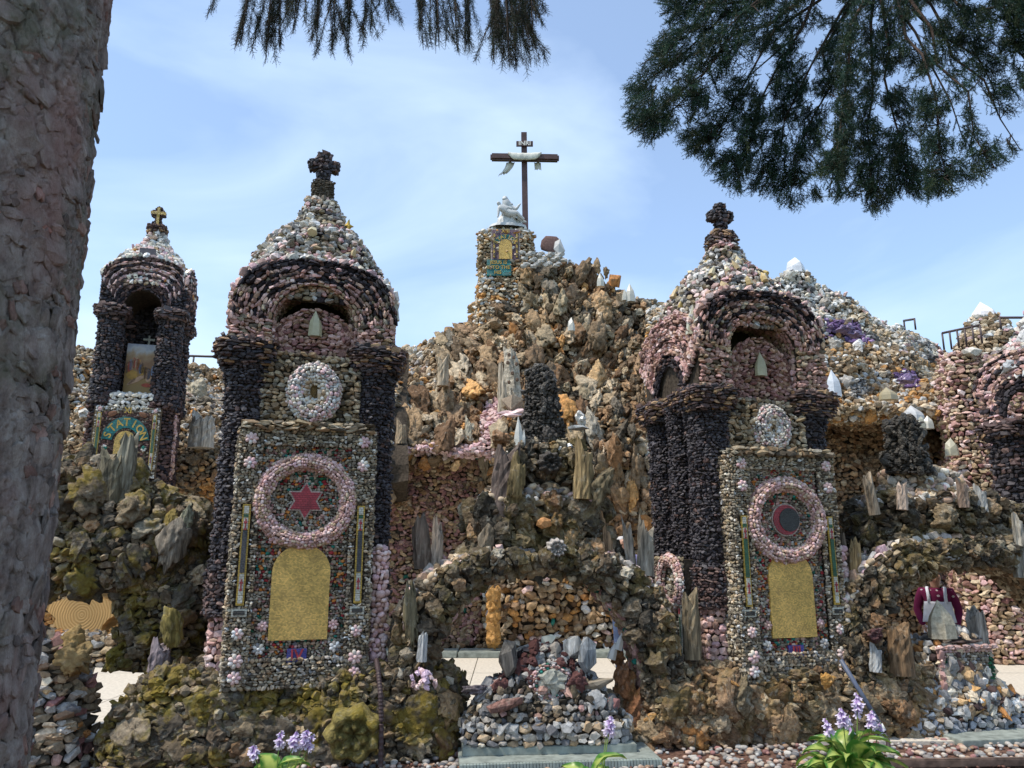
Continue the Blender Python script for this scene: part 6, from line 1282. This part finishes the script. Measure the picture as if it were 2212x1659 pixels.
for (u_, v_) in tips:
    Yt = rng.uniform(3.2, 3.9); b = at(u_, v_, Yt); a = at(u_*.94+50+rng.normal(0, 8), -90 if u_ > 500 else -70, Yt+.1)
    limbs.append((a, b)); L_ = np.linalg.norm(b-a); nn = int(L_/.009) if u_ > 500 else int(L_/.05)
    for f_ in range(6 if u_ > 500 else 2):
        s0 = a+(b-a)*rng.uniform(.05, .55)+rng.normal(0, .012, 3); e0 = b+np.array((rng.normal(0, .055), rng.normal(0, .04), abs(rng.normal(0, .07)))) if f_ else b
        for i in range(int(np.linalg.norm(e0-s0)/.011)):
            t = rng.random(); p = s0+(e0-s0)*t+rng.normal(0, .004, 3); d = (e0-s0)/np.linalg.norm(e0-s0)+rng.normal(0, .16, 3)
            Ps.append(p-d*.05); Ds.append(d); S_.append(rng.uniform(.28, .5))
        if f_ < 3 and u_ > 500: limbs2.append((s0, e0))
bz = leafb = foliage(lt, 'hanging_foliage', np.array(Ps), np.array(Ds), np.array(S_), SPRD, C((.05, .042, .026), (.032, .05, .026), (.06, .048, .03), (.022, .04, .02)))
V, F = tube([(0, 0, 3.9), (.5, .5, 4.7), (1.2, 1.2, 5.1), (1.9, 1.7, 5.2)], [.06, .05, .035, .015], 8); lt.part('limb', V, F, 'twig', True)
for a, b in limbs2:
    V, F = tube([lt.l(p) for p in (a, (a+b)/2, b)], [.003, .002, .001], 4); lt.part('twig', V, F, 'twig', True)
for a, b in limbs:
    V, F = tube([lt.l(p) for p in curve3(a+np.array((0, 0, .35)), b, 0, 6, .006)], list(np.linspace(.006, .0015, 6)), 5); lt.part('twig', V, F, 'twig', True)
outline = [(1412, -80), (1418, 0), (1440, 62), (1403, 105), (1377, 160), (1350, 190), (1346, 235), (1362, 300), (1402, 312), (1450, 275), (1470, 325), (1510, 350), (1545, 392), (1582, 418), (1640, 425), (1690, 445), (1712, 462), (1745, 440), (1800, 430), (1850, 425), (1885, 468), (1925, 450), (1950, 418), (1995, 432), (2060, 425), (2110, 400), (2160, 368), (2212, 325), (2140, 310), (2100, 240), (2120, 190), (2160, 250), (2230, 255), (2300, 240), (2300, -80)]
rt = Thing('spruce_tree', 'dark spruce branch hanging across the top right corner of the picture', 'tree', (5.2, 3.6, 0))
V, F = tube([(0, 0, 0), (.05, 0, 3), (0, 0, 7), (0, .0, 9)], [.28, .24, .18, .1], 16); rt.part('trunk', V, F, 'bark', True)
hub = at(1900, -140, 4.9)
V, F = tube([rt.l(p) for p in curve3(np.array((5.2, 3.6, 6.2)), hub, .0, 8)], list(np.linspace(.09, .045, 8)), 8); rt.part('limb', V, F, 'twig', True)
Ps, Ds, S_ = [], [], []
ox = np.array([p[0] for p in outline]); n_try = 0
tipsR = [(1425, 30), (1385, 140), (1350, 205), (1360, 290), (1440, 250), (1500, 335), (1560, 400), (1640, 420), (1705, 450), (1790, 425), (1885, 455), (1960, 415), (2060, 420), (2150, 365), (2205, 325), (2080, 300), (2160, 230), (2290, 230), (1500, 120), (1600, 220), (2200, 60), (2000, 160)]
pol = list(outline)
hubs = []
for (u_, v_) in tipsR:
    Yt = rng.uniform(4.0, 4.9); b = at(u_, v_, Yt); P = curve3(hub+rng.normal(0, .05, 3), b, .10, 9, .045); hubs.append(P)
    V, F = tube([rt.l(p) for p in P], list(np.linspace(.017, .003, 9)), 6); rt.part('branch', V, F, 'twig', True)
HP = np.concatenate([np.stack([P[i]+(P[i+1]-P[i])*t for i in range(1, 8) for t in (0, .5)]) for P in hubs])
hu, hv = proj(HP)
pts = rng.uniform((1340, -60), (2300, 470), (12500, 2)); inn_ = inpoly(pts[:, 0], pts[:, 1], outline); pts = pts[inn_]
nn = vnoise(np.stack([pts[:, 0]/46, pts[:, 1]/46, pts[:, 0]*0], -1), 4)+.5*vnoise(np.stack([pts[:, 0]/20, pts[:, 1]/20, pts[:, 0]*0+3], -1), 6)
edge = (pts[:, 0] < 1480) | (pts[:, 1] > 330); right = (pts[:, 0] > 2020) & (pts[:, 1] > 110); pts = pts[((nn > -.38) | (edge & (nn > -.75))) & ~(right & (rng.random(len(pts)) < .45))]
stems = []
for (u_, v_) in pts:
    k = int(np.argmin((hu-u_)**2+(hv-v_)**2*1.2)); Yt = HP[k][1]+rng.normal(0, .12); p = at(u_, v_, Yt); d = p-HP[k]; dist = np.linalg.norm(d)
    base_d = (p-hub); base_d /= np.linalg.norm(base_d); dd = d/(dist+1e-6)*min(1, dist/.15)*.7+base_d*.8+rng.normal(0, .35, 3); dd /= np.linalg.norm(dd); Ps.append(p-dd*.1); Ds.append(dd); S_.append(rng.uniform(.6, 1.0))
    if rng.random() < .12 and dist < .6: stems.append((HP[k], p-dd*.1))
foliage(rt, 'foliage', np.array(Ps), np.array(Ds), np.array(S_), SPR, NEED)
V = []; F = []
for a, b in stems:
    v_, f_ = tube([rt.l(p) for p in curve3(a, b, .0, 4, .01)], [.004, .003, .0025, .0015], 4, False); k = len(V); V += v_; F += [tuple(i+k for i in q) for q in f_]
o = rt.part('small_twigs', V, F, 'twig'); o['kind'] = 'stuff'

# ------------------------------------------------------------------ hostas
def leaf_mesh(seed):
    r = np.random.default_rng(seed); nx, ny = 7, 12; V, Cc = [], []
    L_, Wd = .2, .062; cream = r.uniform(.5, 1.)
    for j in range(ny):
        t = j/(ny-1); w = Wd*math.sin(PI*min(1, t*.93+.05))**.8*(1-.35*t); zc = .10*math.sin(t*2.1)-.12*t*t
        for i in range(nx):
            s = -1+2*i/(nx-1); V.append((s*w, t*L_, zc+.018*s*s+.005*math.sin(i*3+j*1.3)+.006*math.sin(t*9)*abs(s)))
            e = abs(s)+.22*math.sin(j*2.3+i)*.6; k = 1 if e < .62*cream else (0 if e > .86*cream else .5)
            g = np.array((.06, .19, .03)); y = np.array((.42, .50, .13)); Cc.append(g*(1-k)+y*k)
    F = np.array([(j*nx+i, j*nx+i+1, (j+1)*nx+i+1, (j+1)*nx+i) for j in range(ny-1) for i in range(nx-1)])
    return mesh_np('leaf', np.array(V), F, [M['leaf']], col=np.array(Cc), smooth=True)
LEAF = [leaf_mesh(s) for s in range(6)]
def flower_mesh(seed):
    r = np.random.default_rng(seed); V, F, Cc = [], [], []
    for k in range(6):
        a = 2*PI*k/6; b = len(V)
        for j, (rr, z, w) in enumerate(((.003, 0, .002), (.006, -.014, .005), (.011, -.026, .007), (.019, -.034, .004))):
            for s in (-1, 1): V.append((math.cos(a)*rr-math.sin(a)*w*s, math.sin(a)*rr+math.cos(a)*w*s, z)); Cc.append(np.array((.45, .30, .56)) if j < 2 else np.array((.74, .67, .80)))
        for j in range(3): q = b+j*2; F.append((q, q+1, q+3, q+2))
    return mesh_np('flower', np.array(V), np.array(F), [M['petal']], col=np.array(Cc), smooth=True)
FLW = [flower_mesh(s) for s in range(2)]
def hosta(x, y, n, R0, h, label, stalks):
    T = Thing('hosta', label, 'plant', (x, y, -.02), group='hostas in the gravel bed')
    for i in range(n):
        a = i*2.399; t = (i+.5)/n; el = .95-.9*t; o = bpy.data.objects.new('leaf', LEAF[i % 6]); COL.objects.link(o); o.parent = T.o
        rr = R0*(.25+.6*t); o.location = (math.cos(a)*rr*.55, math.sin(a)*rr*.55, h*(.62-.42*t)+rng.uniform(-.02, .02)); s = rng.uniform(.85, 1.35); o.scale = (s*1.15, s, s); o.rotation_euler = (el*.75+rng.normal(0, .12), rng.normal(0, .2), a-PI/2)
    for (tx, ty, tz, m) in stalks:
        P = curve3(np.array((tx*.3-x*0, ty*.3, .05)), np.array((tx, ty, tz)), -.02, 8); V, F = tube([tuple(p) for p in P], list(np.linspace(.005, .0028, 8)), 6)
        g = T.part('flower_stalk', V, F, flat_green, True)
        for k in range(m):
            q = P[-1]+(P[-2]-P[-1])*(k/m)*1.2; f = bpy.data.objects.new('flower', FLW[k % 2]); COL.objects.link(f); f.parent = g; s = rng.uniform(.9, 1.3)*(1.15 if k > 2 else .8); f.scale = (s, s, s); f.location = q; f.rotation_euler = (rng.uniform(.3, 1.0), 0, k*2.4)
    return T
flat_green = flat('stalk_green', (.16, .24, .05), .6, .3, .1, 20, .05)
def stk(cx, cy, lst):
    out = []
    for u, v, Y, m in lst: p = at(u, v, Y); out.append((p[0]-cx, p[1]-cy, p[2]+.02, m))
    return out
hosta(2.20, 5.28, 46, .34, .40, 'big hosta with cream-centred leaves and lilac flowers at lower right', stk(2.20, 5.28, [(1852, 1497, 5.35, 14), (1818, 1528, 5.3, 13), (1785, 1552, 5.25, 9), (1884, 1532, 5.3, 13), (1902, 1560, 5.35, 7), (1835, 1545, 5.4, 5)]))
hosta(.50, 5.15, 12, .2, .24, 'small hosta with one lilac flower stalk in front of the middle step', stk(.50, 5.15, [(1320, 1545, 5.3, 13), (1312, 1570, 5.3, 3)]))
hosta(-1.50, 5.1, 14, .2, .26, 'small hosta with lilac flowers in front of the mossy boulder wall', stk(-1.50, 5.1, [(548, 1608, 5.2, 10), (606, 1580, 5.2, 11), (640, 1578, 5.2, 11), (664, 1575, 5.2, 13), (675, 1585, 5.2, 8)]))

# ------------------------------------------------------------------ people
def dots():
    m, t, b = nodemat('dotted_maroon_cloth', .85, .2); N = t.nodes; K = t.links.new; tcn = N.new('ShaderNodeTexCoord'); v = N.new('ShaderNodeTexVoronoi'); v.inputs['Scale'].default_value = 16; v.inputs['Randomness'].default_value = .35; K(tcn.outputs['Object'], v.inputs[0])
    lt_ = N.new('ShaderNodeMath'); lt_.operation = 'LESS_THAN'; lt_.inputs[1].default_value = .2; K(v.outputs['Distance'], lt_.inputs[0]); x = N.new('ShaderNodeMix'); x.data_type = 'RGBA'; x.inputs[6].default_value = (.15, .015, .06, 1); x.inputs[7].default_value = (.6, .5, .52, 1); K(lt_.outputs[0], x.inputs[0]); K(x.outputs[2], b.inputs['Base Color']); return m
SKIN = flat('skin', (.50, .28, .19), .5, .4, .05, 9, .05)
def person(label, x, y, H, top, bottom, hair, rz=0, bib=None):
    T = Thing('person', label, 'person', (x, y, 0.0), rz); k = H/1.7
    def s(*a): return tuple(q*k for q in a)
    J = [s(0, 0, .98, .13, .095), s(0, 0, 1.16, .125, .09), s(0, 0, 1.32, .145, .095), s(0, 0, 1.44, .06), s(-.15, 0, 1.40, .062), s(-.21, .01, 1.15, .045), s(-.165, -.09, .95, .036), s(.15, 0, 1.40, .062), s(.21, .01, 1.15, .045), s(.165, -.09, .95, .036)]
    shirt = skinned(T, 'shirt', J, [(0, 1), (1, 2), (2, 3), (2, 4), (4, 5), (5, 6), (2, 7), (7, 8), (8, 9)], top)
    J = [s(0, 0, .98, .135, .10), s(-.09, 0, .86, .095), s(-.10, -.01, .48, .065), s(-.10, .01, .09, .045), s(.09, 0, .86, .095), s(.10, -.01, .48, .065), s(.10, .01, .09, .045)]
    skinned(T, 'trousers', J, [(0, 1), (1, 2), (2, 3), (0, 4), (4, 5), (5, 6)], bottom)
    J = [s(0, 0, 1.42, .052), s(0, -.005, 1.50, .05), s(0, -.015, 1.575, .078, .085), s(0, -.01, 1.645, .072, .085)]
    head = skinned(T, 'head', J, [(0, 1), (1, 2), (2, 3)], SKIN)
    put(T, 'nose', 'crystal', 'pebble', s(0, -.105, 1.575), s(.022, .03, .04), (.5, .28, .19), parent_=None) if False else None
    for sx in (-1, 1):
        box(T, 'eye', s(sx*.03, -.092, 1.60), s(.022, .012, .01), flat('eye_dark', (.03, .02, .02), .3), parent=head)
        for f in range(4): skinned(T, 'finger', [s(sx*(.15+.004*f), -.115-.008*f, .93, .010), s(sx*(.145+.003*f), -.13-.008*f, .885, .009), s(sx*(.135), -.13-.006*f, .85, .007)], [(0, 1), (1, 2)], SKIN, 1) if bib else None
        skinned(T, 'hand', [s(sx*.165, -.09, .955, .028), s(sx*.15, -.12, .90, .03, .018)], [(0, 1)], SKIN)
        skinned(T, 'shoe', [s(sx*.10, .03, .05, .05), s(sx*.10, -.10, .035, .042), s(sx*.10, -.16, .03, .03)], [(0, 1), (1, 2)], 'white')
    box(T, 'nose', s(0, -.108, 1.575), s(.02, .03, .035), SKIN, parent=head); box(T, 'mouth', s(0, -.098, 1.53), s(.045, .01, .008), flat('lip', (.35, .12, .1), .5), parent=head)
    skinned(T, 'hair', [s(0, .03, 1.50, .07), s(0, .025, 1.60, .092), s(0, .01, 1.675, .082)], [(0, 1), (1, 2)], hair)
    if bib:
        V, F = [], []; n = 9
        for j in range(n):
            t = j/(n-1); z = 1.0+.27*t; w = .17-.035*t
            for i in range(n): q = -1+2*i/(n-1); V.append(s(q*w, -.112-.012*math.cos(q*1.5)-(.012 if j > 4 else 0)*t, z))
        F = [(j*n+i, j*n+i+1, (j+1)*n+i+1, (j+1)*n+i) for j in range(n-1) for i in range(n-1)]
        q = T.part('bib', V, F, bottom, True); md = q.modifiers.new('t', 'SOLIDIFY'); md.thickness = .012
        for sx in (-1, 1): V, F = tube([s(sx*.085, -.125, 1.25), s(sx*.085, -.118, 1.36), s(sx*.09, -.06, 1.455), s(sx*.08, .05, 1.45), s(sx*.06, .11, 1.3)], .017*k, 6); T.part('strap', V, F, bottom, True)
    return T
wht = flat('white_denim', (.78, .78, .84), .85, .2, .06, 20, .2)
p = at(2020, 1266, 8.5); person('girl in white overalls and a dotted maroon shirt behind the right arch', p[0], 8.5, p[2]/1.47*1.7, dots(), wht, flat('dark_hair', (.04, .025, .02), .6), math.radians(-26), True).o.scale = (1.2, 1.05, 1)
p = at(1346, 1150, 9.8); person('person in a lavender shirt half hidden behind petrified logs', p[0], 9.8, 1.76, flat('lavender_cloth', (.45, .40, .62), .85, .2, .06), flat('blue_denim', (.07, .1, .18), .9, .1), flat('grey_hair', (.5, .48, .46), .7), math.radians(10))
